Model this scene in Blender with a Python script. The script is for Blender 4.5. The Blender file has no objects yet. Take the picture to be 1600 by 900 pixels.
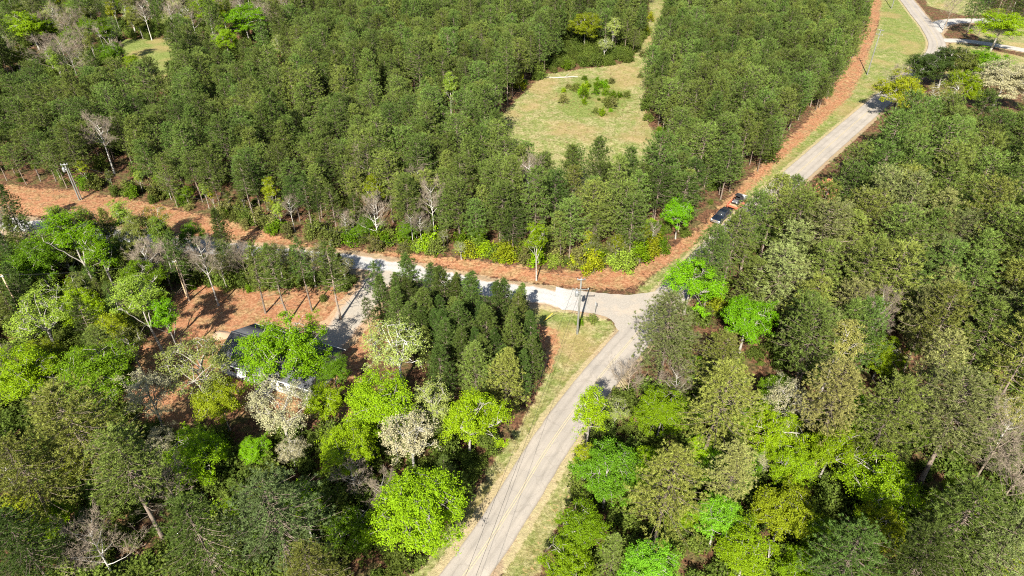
import bpy, bmesh, math, random
import numpy as np
from mathutils import Vector, Matrix

scene = bpy.context.scene
COL = scene.collection
R = math.radians

# ------------------------------------------------------------------ camera
CAM_H, PITCH, FOCAL = 70.0, 36.0, 1067.0
cam = bpy.data.cameras.new('camera')
cam.sensor_width = 36.0
cam.lens = 36.0 * FOCAL / 1600.0
cam.clip_start, cam.clip_end = 0.5, 9000.0
cam_o = bpy.data.objects.new('camera', cam)
cam_o.location = (0, 0, CAM_H)
cam_o.rotation_euler = (R(90 - PITCH), 0, 0)
COL.objects.link(cam_o)
scene.camera = cam_o

# ------------------------------------------------------------------ sky and sun
SUN_AZ, SUN_EL = 14.0, 40.0          # shadows fall this way (clockwise from +Y)
world = bpy.data.worlds.new('World')
scene.world = world
world.use_nodes = True
wn = world.node_tree
sky = wn.nodes.new('ShaderNodeTexSky')
sky.sky_type = 'NISHITA'
sky.sun_disc = False
sky.sun_elevation = R(SUN_EL)
sky.sun_rotation = R(180 + SUN_AZ)
bg = wn.nodes['Background']
bg.inputs['Strength'].default_value = 0.06
wn.links.new(sky.outputs['Color'], bg.inputs['Color'])
sun = bpy.data.lights.new('sun', 'SUN')
sun.energy = 5.0
sun.angle = R(0.5)
sun.color = (1.0, 0.94, 0.82)
sun_o = bpy.data.objects.new('sun', sun)
ldir = Vector((math.sin(R(SUN_AZ)) * math.cos(R(SUN_EL)), math.cos(R(SUN_AZ)) * math.cos(R(SUN_EL)), -math.sin(R(SUN_EL))))
sun_o.rotation_euler = ldir.to_track_quat('-Z', 'Y').to_euler()
sun_o.location = (-30, -60, 150)
COL.objects.link(sun_o)

vs = scene.view_settings
vs.view_transform = 'Standard'
vs.look = 'None'
vs.exposure = 1.5
vs.gamma = 1.0
vs.use_curve_mapping = False
scene.cycles.use_denoising = False
scene.cycles.filter_width = 1.1
scene.cycles.max_bounces = 4
scene.cycles.diffuse_bounces = 2
scene.cycles.transmission_bounces = 4

# ------------------------------------------------------------------ survey: photo point -> point of the land at height z
_t = R(PITCH)
FWD = np.array([0, math.cos(_t), -math.sin(_t)])
UPV = np.array([0, math.sin(_t), math.cos(_t)])

def S(px, py, z=0.0):
    a = (px - 800) / FOCAL
    b = -(py - 450) / FOCAL
    d = FWD + b * UPV
    d = np.array([a, d[1], d[2]])
    t = (z - CAM_H) / d[2]
    return d[0] * t, d[1] * t

def poly(pts, z=0.0):
    return np.array([S(x, y, z) for x, y in pts])

# ------------------------------------------------------------------ bookkeeping
def tag(o, label=None, cat=None, group=None, kind=None):
    if label: o['label'] = label
    if cat: o['category'] = cat
    if group: o['group'] = group
    if kind: o['kind'] = kind
    return o

def link(name, me, parent=None, mat=None):
    o = bpy.data.objects.new(name, me)
    COL.objects.link(o)
    if parent is not None: o.parent = parent
    if mat is not None and me is not None and not me.materials: me.materials.append(mat)
    return o

def empty(name, loc, rz=0.0, scale=1.0):
    o = bpy.data.objects.new(name, None)
    o.empty_display_size = 0.3
    o.location = loc
    o.rotation_euler = (0, 0, rz)
    o.scale = (scale, scale, scale)
    COL.objects.link(o)
    return o

def np_mesh(name, V, faces, mat=None, smooth=False, attrs=None):
    """V (n,3); faces: list of int arrays (m,k)."""
    me = bpy.data.meshes.new(name)
    V = np.asarray(V, dtype=np.float32)
    me.vertices.add(len(V))
    me.vertices.foreach_set('co', V.ravel())
    faces = [np.asarray(f, dtype=np.int32) for f in faces if len(f)]
    nl = sum(f.size for f in faces)
    npoly = sum(len(f) for f in faces)
    me.loops.add(nl)
    me.polygons.add(npoly)
    me.loops.foreach_set('vertex_index', np.concatenate([f.ravel() for f in faces]))
    st, o = [], 0
    for f in faces:
        st.append(o + np.arange(len(f)) * f.shape[1])
        o += f.size
    me.polygons.foreach_set('loop_start', np.concatenate(st).astype(np.int32))
    if smooth:
        me.polygons.foreach_set('use_smooth', np.ones(npoly, dtype=bool))
    if attrs:
        for k, v in attrs.items():
            a = me.attributes.new(k, 'FLOAT', 'POINT')
            a.data.foreach_set('value', np.asarray(v, dtype=np.float32))
    me.update(calc_edges=True)
    if mat: me.materials.append(mat)
    return me

class Geo:
    """collects vertices and faces"""
    def __init__(s): s.V, s.F, s.n, s.A = [], [], 0, []
    def add(s, V, faces, tint=None):
        V = np.asarray(V, float)
        s.V.append(V)
        for f in faces: s.F.append(np.asarray(f) + s.n)
        s.A.append(np.full(len(V), 0.5) if tint is None else tint)
        s.n += len(V)
    def mesh(s, name, mat=None, smooth=False):
        byk = {}
        for f in s.F: byk.setdefault(f.shape[1], []).append(f)
        return np_mesh(name, np.concatenate(s.V), [np.concatenate(v) for v in byk.values()], mat, smooth, {'tint': np.concatenate(s.A)})

def tube(geo, P, rad, sides=5, tint=None):
    P = np.asarray(P, float)
    n = len(P)
    rad = np.broadcast_to(np.asarray(rad, float), (n,))
    T = np.gradient(P, axis=0)
    T /= np.linalg.norm(T, axis=1)[:, None] + 1e-9
    ref = np.array([0.31, 0.17, 0.93]) if abs(T[0][2]) < 0.8 else np.array([0.9, 0.3, 0.1])
    U = np.cross(T, ref); U /= np.linalg.norm(U, axis=1)[:, None] + 1e-9
    W = np.cross(T, U)
    a = np.arange(sides) * 2 * math.pi / sides
    V = P[:, None, :] + rad[:, None, None] * (np.cos(a)[None, :, None] * U[:, None, :] + np.sin(a)[None, :, None] * W[:, None, :])
    V = V.reshape(-1, 3)
    i = np.arange(n - 1)[:, None] * sides
    j = np.arange(sides)[None, :]
    k = (j + 1) % sides
    q = np.stack([i + j, i + k, i + sides + k, i + sides + j], -1).reshape(-1, 4)
    geo.add(V, [q], None if tint is None else np.full(len(V), tint))

def box(geo, x0, x1, y0, y1, z0, z1, rz=0.0, c=(0, 0, 0)):
    V = np.array([[x, y, z] for z in (z0, z1) for y in (y0, y1) for x in (x0, x1)], float)
    if rz:
        ca, sa = math.cos(rz), math.sin(rz)
        V[:, :2] = V[:, :2] @ np.array([[ca, sa], [-sa, ca]])
    V += np.array(c)
    geo.add(V, [np.array([[0, 2, 3, 1], [4, 5, 7, 6], [0, 1, 5, 4], [2, 6, 7, 3], [0, 4, 6, 2], [1, 3, 7, 5]])])

def boxmesh(name, *a, mat=None, bevel=0.0, **k):
    g = Geo(); box(g, *a, **k)
    me = g.mesh(name, mat)
    if bevel: bevel_mesh(me, bevel)
    return me

def bevel_mesh(me, w, seg=2):
    bm = bmesh.new(); bm.from_mesh(me)
    bmesh.ops.recalc_face_normals(bm, faces=bm.faces)
    bmesh.ops.bevel(bm, geom=bm.edges[:], offset=w, segments=seg, affect='EDGES', profile=0.6)
    bm.to_mesh(me); bm.free()

def prism(name, prof, y0, y1, mat, bevel=0.0, taper=None):
    """profile in x,z extruded along y; taper: function(x,z)->inset"""
    n = len(prof)
    V = []
    for y, sgn in ((y0, 1), (y1, -1)):
        for x, z in prof:
            V.append((x, y + sgn * (taper(x, z) if taper else 0), z))
    me = bpy.data.meshes.new(name)
    F = [tuple(range(n)), tuple(range(2 * n - 1, n - 1, -1))] + [(i, i + n, (i + 1) % n + n, (i + 1) % n) for i in range(n)]
    me.from_pydata(V, [], F)
    bm = bmesh.new(); bm.from_mesh(me)
    bmesh.ops.recalc_face_normals(bm, faces=bm.faces)
    if bevel: bmesh.ops.bevel(bm, geom=bm.edges[:], offset=bevel, segments=2, affect='EDGES', profile=0.6)
    bm.to_mesh(me); bm.free()
    me.materials.append(mat)
    return me

# ------------------------------------------------------------------ materials
def new_mat(name):
    m = bpy.data.materials.new(name)
    m.use_nodes = True
    nt = m.node_tree
    return m, nt, nt.nodes['Principled BSDF'], nt.nodes['Material Output']

def N(nt, typ, **kw):
    n = nt.nodes.new(typ)
    for k, v in kw.items():
        if k in n.inputs.keys() if hasattr(n.inputs, 'keys') else False:
            n.inputs[k].default_value = v
        else:
            setattr(n, k, v)
    return n

def noise(nt, scale, detail=4.0, rough=0.6, coord='Object', vec=None):
    n = nt.nodes.new('ShaderNodeTexNoise')
    n.inputs['Scale'].default_value = scale
    n.inputs['Detail'].default_value = detail
    n.inputs['Roughness'].default_value = rough
    if vec is None:
        tc = nt.nodes.new('ShaderNodeTexCoord')
        nt.links.new(tc.outputs[coord], n.inputs['Vector'])
    else:
        nt.links.new(vec, n.inputs['Vector'])
    return n.outputs['Fac']

def ramp(nt, fac, stops):
    r = nt.nodes.new('ShaderNodeValToRGB')
    els = r.color_ramp.elements
    while len(els) < len(stops): els.new(0.5)
    for e, (p, c) in zip(els, stops):
        e.position = p
        e.color = (*c, 1) if len(c) == 3 else c
    nt.links.new(fac, r.inputs['Fac'])
    return r.outputs['Color']

def mix(nt, fac, a, b, mode='MIX'):
    m = nt.nodes.new('ShaderNodeMix')
    m.data_type = 'RGBA'
    m.blend_type = mode
    for sock, v in ((m.inputs[0], fac), (m.inputs[6], a), (m.inputs[7], b)):
        if hasattr(v, 'links') or hasattr(v, 'is_linked'):
            nt.links.new(v, sock)
        elif isinstance(v, (int, float)):
            sock.default_value = v
        else:
            sock.default_value = (*v, 1)
    return m.outputs[2]

def math_n(nt, op, a, b=None, clamp=False):
    m = nt.nodes.new('ShaderNodeMath')
    m.operation = op
    m.use_clamp = clamp
    for s, v in zip(m.inputs, (a, b)):
        if v is None: continue
        if isinstance(v, (int, float)): s.default_value = v
        else: nt.links.new(v, s)
    return m.outputs[0]

def bump(nt, bsdf, height, strength=0.4, dist=0.05):
    b = nt.nodes.new('ShaderNodeBump')
    b.inputs['Strength'].default_value = strength
    b.inputs['Distance'].default_value = dist
    nt.links.new(height, b.inputs['Height'])
    nt.links.new(b.outputs['Normal'], bsdf.inputs['Normal'])

def plain(name, col, rough=0.6, metal=0.0, var=0.12, scale=3.0, coat=0.0):
    m, nt, b, out = new_mat(name)
    f = noise(nt, scale)
    lo = tuple(c * (1 - var) for c in col); hi = tuple(min(1, c * (1 + var)) for c in col)
    nt.links.new(ramp(nt, f, [(0.3, lo), (0.7, hi)]), b.inputs['Base Color'])
    b.inputs['Roughness'].default_value = rough
    b.inputs['Metallic'].default_value = metal
    b.inputs['Coat Weight'].default_value = coat
    return m

def leaf_mat(name, trans=0.3, lo=0.7, hi=1.3, rough=0.5, spec=0.25, huevar=0.02):
    m, nt, b, out = new_mat(name)
    oi = nt.nodes.new('ShaderNodeObjectInfo')
    at = nt.nodes.new('ShaderNodeAttribute'); at.attribute_name = 'tint'
    v = nt.nodes.new('ShaderNodeMapRange')
    v.inputs[3].default_value = lo; v.inputs[4].default_value = hi
    nt.links.new(at.outputs['Fac'], v.inputs[0])
    rv = nt.nodes.new('ShaderNodeMapRange')
    rv.inputs[3].default_value = 0.7; rv.inputs[4].default_value = 1.3
    nt.links.new(oi.outputs['Random'], rv.inputs[0])
    val = math_n(nt, 'MULTIPLY', v.outputs[0], rv.outputs[0])
    hs = nt.nodes.new('ShaderNodeHueSaturation')
    nt.links.new(oi.outputs['Color'], hs.inputs['Color'])
    nt.links.new(val, hs.inputs['Value'])
    r2 = math_n(nt, 'FRACT', math_n(nt, 'MULTIPLY', oi.outputs['Random'], 37.7))
    hr = nt.nodes.new('ShaderNodeMapRange')
    hr.inputs[3].default_value = 0.5 - huevar; hr.inputs[4].default_value = 0.5 + huevar
    mx = math_n(nt, 'ADD', math_n(nt, 'MULTIPLY', r2, 0.7), math_n(nt, 'MULTIPLY', at.outputs['Fac'], 0.3))
    nt.links.new(mx, hr.inputs[0])
    nt.links.new(hr.outputs[0], hs.inputs['Hue'])
    c = hs.outputs['Color']
    nt.links.new(c, b.inputs['Base Color'])
    b.inputs['Roughness'].default_value = rough
    b.inputs['Specular IOR Level'].default_value = spec
    tr = nt.nodes.new('ShaderNodeBsdfTranslucent')
    nt.links.new(c, tr.inputs['Color'])
    ms = nt.nodes.new('ShaderNodeMixShader')
    ms.inputs[0].default_value = trans
    nt.links.new(b.outputs[0], ms.inputs[1]); nt.links.new(tr.outputs[0], ms.inputs[2])
    nt.links.new(ms.outputs[0], out.inputs['Surface'])
    return m

def bark_mat(name, lo, hi, scale=2.0):
    m, nt, b, out = new_mat(name)
    tc = nt.nodes.new('ShaderNodeTexCoord')
    mp = nt.nodes.new('ShaderNodeMapping'); mp.inputs['Scale'].default_value = (1, 1, 0.25)
    nt.links.new(tc.outputs['Object'], mp.inputs['Vector'])
    f = noise(nt, scale * 4, 5, 0.65, vec=mp.outputs['Vector'])
    oi = nt.nodes.new('ShaderNodeObjectInfo')
    c = ramp(nt, f, [(0.3, lo), (0.7, hi)])
    rv = nt.nodes.new('ShaderNodeMapRange'); rv.inputs[3].default_value = 0.75; rv.inputs[4].default_value = 1.2
    nt.links.new(oi.outputs['Random'], rv.inputs[0])
    hs = nt.nodes.new('ShaderNodeHueSaturation')
    nt.links.new(c, hs.inputs['Color']); nt.links.new(rv.outputs[0], hs.inputs['Value'])
    nt.links.new(hs.outputs[0], b.inputs['Base Color'])
    b.inputs['Roughness'].default_value = 0.9
    b.inputs['Specular IOR Level'].default_value = 0.15
    bump(nt, b, f, 0.5, 0.03)
    return m

M_LEAF = leaf_mat('leaves', 0.38, 0.55, 1.45, 0.6, 0.1, 0.014)
M_NEEDLE = leaf_mat('needles', 0.12, 0.42, 1.75, 0.6, 0.1, 0.03)
M_PBARK = bark_mat('pine_bark', (0.10, 0.078, 0.06), (0.25, 0.20, 0.16))
M_BARK = bark_mat('pale_bark', (0.15, 0.135, 0.115), (0.36, 0.335, 0.30))
M_TWIG = bark_mat('grey_twigs', (0.14, 0.11, 0.08), (0.30, 0.25, 0.19))
M_WHITEBARK = bark_mat('white_bark', (0.30, 0.285, 0.255), (0.52, 0.50, 0.46))

# ------------------------------------------------------------------ smooth value noise for layout and relief
_rs = np.random.RandomState(5)
_lat = _rs.rand(64, 64)
def vnoise(x, y, s):
    x = np.asarray(x) / s; y = np.asarray(y) / s
    xi = np.floor(x).astype(int); yi = np.floor(y).astype(int)
    fx = x - xi; fy = y - yi
    fx = fx * fx * (3 - 2 * fx); fy = fy * fy * (3 - 2 * fy)
    g = lambda a, b: _lat[a % 64, b % 64]
    return (g(xi, yi) * (1 - fx) + g(xi + 1, yi) * fx) * (1 - fy) + (g(xi, yi + 1) * (1 - fx) + g(xi + 1, yi + 1) * fx) * fy

def sdist(P, x, y):
    """signed distance to a polygon, positive inside"""
    P = np.asarray(P); n = len(P)
    d = np.full(x.shape, 1e9); ins = np.zeros(x.shape, bool)
    for i in range(n):
        ax, ay = P[i]; bx, by = P[(i + 1) % n]
        ex, ey = bx - ax, by - ay
        t = np.clip(((x - ax) * ex + (y - ay) * ey) / (ex * ex + ey * ey + 1e-9), 0, 1)
        d = np.minimum(d, np.hypot(x - ax - t * ex, y - ay - t * ey))
        c = ((ay > y) != (by > y)) & (x < (bx - ax) * (y - ay) / (by - ay + 1e-12) + ax)
        ins ^= c
    return np.where(ins, d, -d)

def ldist(L, x, y):
    L = np.asarray(L)
    d = np.full(np.shape(x), 1e9)
    for i in range(len(L) - 1):
        ax, ay = L[i]; bx, by = L[i + 1]
        ex, ey = bx - ax, by - ay
        t = np.clip(((x - ax) * ex + (y - ay) * ey) / (ex * ex + ey * ey + 1e-9), 0, 1)
        d = np.minimum(d, np.hypot(x - ax - t * ex, y - ay - t * ey))
    return d

def smooth_line(P, per=8):
    P = [np.array(p, float) for p in P]
    P = [2 * P[0] - P[1]] + P + [2 * P[-1] - P[-2]]
    out = []
    for i in range(1, len(P) - 2):
        for k in range(per):
            t = k / per
            a, b, c, d = P[i - 1:i + 3]
            out.append(0.5 * (2 * b + (c - a) * t + (2 * a - 5 * b + 4 * c - d) * t * t + (3 * b - a - 3 * c + d) * t ** 3))
    out.append(P[-2])
    return np.array(out)

# ------------------------------------------------------------------ road lines (metres)
ROAD = smooth_line([(-47, -20), (-26, 11.5), (-5.1, 42.5), (4.9, 60.7), (11.9, 72.2), (18.7, 82.1), (27.4, 94.3), (44.2, 116.2), (72.6, 149.8), (96, 177), (110.2, 193.4), (130.2, 216), (144, 235), (152, 256), (158, 278), (164, 300), (170, 330), (178, 380)], 10)
GRAVEL = smooth_line([(14.5, 91.2), (10.9, 92.6), (5.5, 93.8), (-2.2, 95.6), (-11.4, 98.6), (-28.3, 104.4), (-48, 107.6), (-74.5, 112.8), (-98.4, 117.6), (-114.8, 121.2), (-150, 130), (-230, 150)], 10)
DRIVE = smooth_line([(-22.4, 102.5), (-23.8, 97), (-25.1, 93.0), (-26.9, 87.0), (-29.2, 81.5), (-31, 78)], 8)
SPUR_A = smooth_line([(152, 254), (160, 264), (169, 268), (184, 268), (205, 262)], 8)
SPUR_B = smooth_line([(148, 243), (158, 242), (168, 235), (178, 226), (200, 212), (235, 200)], 8)

# ------------------------------------------------------------------ ground
CLAY = poly([(-80, 276), (0, 288), (130, 298), (250, 318), (480, 380), (700, 402), (850, 422), (985, 416), (1085, 362), (1180, 268), (1265, 182), (1318, 100), (1352, 0), (1356, -30),
             (1380, -30), (1375, 30), (1350, 110), (1330, 150), (1243, 230), (1196, 274), (1140, 330), (1075, 392), (990, 447), (905, 452), (850, 442), (770, 434), (640, 408), (560, 393), (400, 384), (280, 368), (100, 340), (0, 332), (-80, 322)])
GRASS_A = poly([(812, 476), (880, 484), (945, 497), (968, 512), (905, 592), (835, 690), (700, 905), (640, 905), (700, 830), (770, 720), (820, 650), (850, 590), (838, 540), (815, 505)])
GRASS_B = poly([(905, 655), (965, 585), (985, 590), (960, 640), (912, 700), (890, 790), (850, 860), (845, 910), (770, 910), (800, 850), (870, 730)])
GRASS_C = poly([(990, 455), (1020, 460), (1110, 385), (1262, 250), (1345, 180), (1390, 135), (1445, 85), (1455, 60), (1445, 35), (1405, -5), (1395, -30), (1370, -30), (1372, 40), (1340, 120), (1318, 150), (1228, 230), (1124, 328), (1062, 388)])
GRASS_D = poly([(786, 178), (850, 114), (985, 96), (1012, 50), (1016, -30), (1046, -30), (1038, 40), (1009, 110), (1010, 188), (1060, 266), (1026, 302), (900, 314), (800, 296), (778, 232)])
GRASS_E = poly([(1435, -20), (1450, 8), (1505, 24), (1540, 22), (1560, -5), (1560, -30), (1440, -30)])
GRASS_F = poly([(188, 60), (262, 60), (288, 100), (285, 140), (235, 140), (192, 92)])
GRASS_G = poly([(1540, 84), (1600, 104), (1640, 118), (1640, 140), (1560, 120), (1525, 95)])
GRASS_H = poly([(1485, 60), (1540, 76), (1700, 112), (1700, 160), (1560, 130), (1475, 120)])
GRASS_I = poly([(1500, 42), (1560, 40), (1700, 50), (1700, 95), (1545, 70)])
LOT = poly([(262, 462), (330, 440), (470, 450), (580, 440), (600, 470), (575, 560), (545, 660), (470, 640), (330, 650), (215, 690), (170, 640), (215, 520)])
BARE = poly([(826, 505), (868, 512), (876, 540), (858, 585), (840, 575), (836, 535)])
TAN_B = poly([(905, 690), (890, 790), (850, 860), (845, 910), (800, 910), (860, 780)])
CLEAR_GREEN = poly([(872, 150), (905, 118), (960, 125), (985, 150), (965, 178), (915, 186), (880, 175)])

def axis_lines(a, b, step, far):
    core = np.arange(a, b + 0.1, step)
    lo, hi, s = [], [], step
    v = 0
    while v < far:
        s *= 1.35; v += s
        lo.append(a - v); hi.append(b + v)
    return np.concatenate([np.array(lo[::-1]), core, np.array(hi)])

gx = axis_lines(-225, 225, 1.0, 3500)
gy = axis_lines(20, 330, 1.0, 4000)
GX, GY = np.meshgrid(gx, gy)
road_d = np.minimum.reduce([ldist(ROAD, GX, GY) - 2.65, ldist(GRAVEL, GX, GY) - 2.7, ldist(DRIVE, GX, GY) - 3.0,
                            ldist(SPUR_A, GX, GY) - 3.0, ldist(SPUR_B, GX, GY) - 2.0])
def sstep(x, a, b):
    t = np.clip((x - a) / (b - a), 0, 1)
    return t * t * (3 - 2 * t)

def relief_raw(x, y, rd):
    k = sstep(rd, 0.6, 5.0)
    h = (vnoise(x, y, 2.3) - 0.5) * 0.16 + (vnoise(x + 40, y + 17, 7.0) - 0.5) * 0.35 + (vnoise(x + 11, y - 9, 31.0) - 0.5) * 0.8
    ditch = -0.22 * np.exp(-((rd - 2.2) / 0.9) ** 2)
    return h * k + ditch - 0.05

GZ = relief_raw(GX, GY, road_d)
HOUSE_C = (-33.6, 74.9)
hk = sstep(np.hypot(GX - HOUSE_C[0], GY - HOUSE_C[1]), 9, 14)
GZ = GZ * hk - 0.05 * (1 - hk)
nx, ny = len(gx), len(gy)
idx = np.arange(nx * ny).reshape(ny, nx)
quads = np.stack([idx[:-1, :-1], idx[:-1, 1:], idx[1:, 1:], idx[1:, :-1]], -1).reshape(-1, 4)
def soft(P, w=1.6): return sstep(sdist(P, GX, GY), -w, w)
m_grass = np.maximum.reduce([soft(p) for p in (GRASS_A, GRASS_B, GRASS_C, GRASS_D, GRASS_E, GRASS_F, GRASS_G, GRASS_H, GRASS_I)])
m_clay = np.maximum.reduce([soft(CLAY, 1.8) * (0.78 + 0.3 * vnoise(GX, GY + 9, 6.0)) , soft(LOT, 2.0), soft(BARE, 1.2), 0.42 * soft(TAN_B, 1.5)])
m_lush = np.maximum.reduce([soft(CLEAR_GREEN, 2.5), 0.9 * soft(GRASS_F, 2), 0.35 * soft(GRASS_C, 3), 0.7 * sstep(-np.abs(sdist(poly([(1405, 0), (1445, 35), (1455, 60), (1440, 90), (1410, 70), (1395, 30)]), GX, GY)), -14, 0) * soft(GRASS_C, 2), 0.8 * np.exp(-(ldist(poly([(815, 490), (900, 497)]), GX, GY) / 1.6) ** 2)])
m_shoulder = 1 - sstep(road_d, 0.3, 1.5)

def ground_at(x, y):
    x = np.asarray(x, float); y = np.asarray(y, float)
    i = np.clip(np.searchsorted(gx, x) - 1, 0, nx - 2); j = np.clip(np.searchsorted(gy, y) - 1, 0, ny - 2)
    fx = (x - gx[i]) / (gx[i + 1] - gx[i]); fy = (y - gy[j]) / (gy[j + 1] - gy[j])
    return (GZ[j, i] * (1 - fx) + GZ[j, i + 1] * fx) * (1 - fy) + (GZ[j + 1, i] * (1 - fx) + GZ[j + 1, i + 1] * fx) * fy

def ground_material():
    m, nt, b, out = new_mat('ground_soil_grass')
    def att(n):
        a = nt.nodes.new('ShaderNodeAttribute'); a.attribute_name = n
        return a.outputs['Fac']
    fine = noise(nt, 1.9, 6, 0.72)
    mid = noise(nt, 0.42, 5, 0.65)
    big = noise(nt, 0.07, 3, 0.55)
    grain = noise(nt, 6.5, 3, 0.75)
    # litter of the forest floor
    litter = ramp(nt, fine, [(0.36, (0.03, 0.018, 0.012)), (0.5, (0.095, 0.048, 0.027)), (0.64, (0.21, 0.11, 0.062))])
    litter = mix(nt, ramp(nt, mid, [(0.47, (0, 0, 0)), (0.58, (1, 1, 1))]), litter, ramp(nt, fine, [(0.38, (0.045, 0.045, 0.016)), (0.65, (0.14, 0.11, 0.045))]))
    # red clay with straw
    clay = ramp(nt, fine, [(0.34, (0.16, 0.072, 0.04)), (0.44, (0.25, 0.112, 0.056)), (0.54, (0.305, 0.152, 0.080)), (0.68, (0.38, 0.228, 0.132))])
    clay = mix(nt, ramp(nt, mid, [(0.46, (0, 0, 0)), (0.6, (0.75, 0.75, 0.75))]), clay, ramp(nt, fine, [(0.38, (0.13, 0.085, 0.036)), (0.62, (0.37, 0.26, 0.13))]))
    clay = mix(nt, ramp(nt, grain, [(0.54, (0, 0, 0)), (0.68, (0.5, 0.5, 0.5))]), clay, (0.13, 0.06, 0.034))
    # grass
    dry = ramp(nt, fine, [(0.34, (0.12, 0.105, 0.036)), (0.5, (0.25, 0.228, 0.105)), (0.66, (0.39, 0.34, 0.19))])
    green = ramp(nt, fine, [(0.34, (0.07, 0.10, 0.015)), (0.52, (0.145, 0.18, 0.045)), (0.68, (0.24, 0.26, 0.09))])
    gf = math_n(nt, 'ADD', ramp(nt, mid, [(0.42, (0, 0, 0)), (0.58, (0.85, 0.85, 0.85))]), math_n(nt, 'MULTIPLY', att('lush'), 0.9), True)
    grass = mix(nt, gf, dry, green)
    grass = mix(nt, ramp(nt, big, [(0.5, (0, 0, 0)), (0.62, (0.5, 0.5, 0.5))]), grass, (0.30, 0.20, 0.10))
    grass = mix(nt, ramp(nt, grain, [(0.53, (0, 0, 0)), (0.66, (0.5, 0.5, 0.5))]), grass, (0.09, 0.075, 0.025))
    def edge(a, k=0.75):
        n1 = math_n(nt, 'MULTIPLY', math_n(nt, 'SUBTRACT', mid, 0.5), k * 1.7)
        n2 = math_n(nt, 'MULTIPLY', math_n(nt, 'SUBTRACT', fine, 0.5), k * 1.3)
        v = math_n(nt, 'ADD', att(a), math_n(nt, 'ADD', n1, n2))
        r = nt.nodes.new('ShaderNodeMapRange'); r.interpolation_type = 'SMOOTHSTEP'
        r.inputs[1].default_value = 0.38; r.inputs[2].default_value = 0.66
        nt.links.new(v, r.inputs[0])
        return r.outputs[0]
    c = mix(nt, edge('grass'), litter, grass)
    c = mix(nt, edge('clay', 1.0), c, clay)
    c = mix(nt, math_n(nt, 'MULTIPLY', edge('shoulder'), 0.55), c, (0.40, 0.31, 0.20))
    nt.links.new(c, b.inputs['Base Color'])
    b.inputs['Roughness'].default_value = 0.95
    b.inputs['Specular IOR Level'].default_value = 0.1
    bump(nt, b, math_n(nt, 'ADD', fine, math_n(nt, 'MULTIPLY', grain, 0.6)), 0.9, 0.16)
    return m

ground_me = np_mesh('ground', np.stack([GX.ravel(), GY.ravel(), GZ.ravel()], 1), [quads], ground_material(), True,
                    {'grass': m_grass.ravel(), 'clay': m_clay.ravel(), 'lush': m_lush.ravel(), 'shoulder': m_shoulder.ravel()})
tag(link('ground', ground_me), kind='structure')

# ------------------------------------------------------------------ roads
def ribbon(name, L, w, z, mat, crown=0.0, jit=0.0, across=4, step=0.8, z_fn=None, w_fn=None, seed=1):
    L = np.asarray(L)
    seg = np.hypot(*np.diff(L, axis=0).T); cum = np.concatenate([[0], np.cumsum(seg)])
    s = np.arange(0, cum[-1], step)
    X = np.interp(s, cum, L[:, 0]); Y = np.interp(s, cum, L[:, 1])
    T = np.gradient(np.stack([X, Y], 1), axis=0); T /= np.linalg.norm(T, axis=1)[:, None]
    Nn = np.stack([-T[:, 1], T[:, 0]], 1)
    rr = np.random.RandomState(seed)
    V, UV = [], []
    for i in range(len(s)):
        hw = w / 2 if w_fn is None else w_fn(s[i], cum[-1]) / 2
        jl, jr = (vnoise(s[i] + 5, seed * 7.3, 1.7) - 0.5) * jit * 2 + rr.uniform(-1, 1) * jit * 0.35, (vnoise(s[i] - 5, seed * 3.1 + 30, 1.7) - 0.5) * jit * 2 + rr.uniform(-1, 1) * jit * 0.35
        for k in range(across + 1):
            u = k / across
            d = -hw - jl + (2 * hw + jl + jr) * u
            V.append((X[i] + Nn[i, 0] * d, Y[i] + Nn[i, 1] * d, z + crown * (1 - (2 * u - 1) ** 2)))
            UV.append((u, s[i]))
    n = across + 1
    id_ = np.arange(len(s) * n).reshape(-1, n)
    q = np.stack([id_[:-1, :-1], id_[1:, :-1], id_[1:, 1:], id_[:-1, 1:]], -1).reshape(-1, 4)[:, ::-1]
    me = np_mesh(name, V, [q], mat, True)
    uv = me.uv_layers.new(name='UVMap')
    UV = np.array(UV, dtype=np.float32)
    uv.data.foreach_set('uv', UV[q.ravel()].ravel())
    return me

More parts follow.
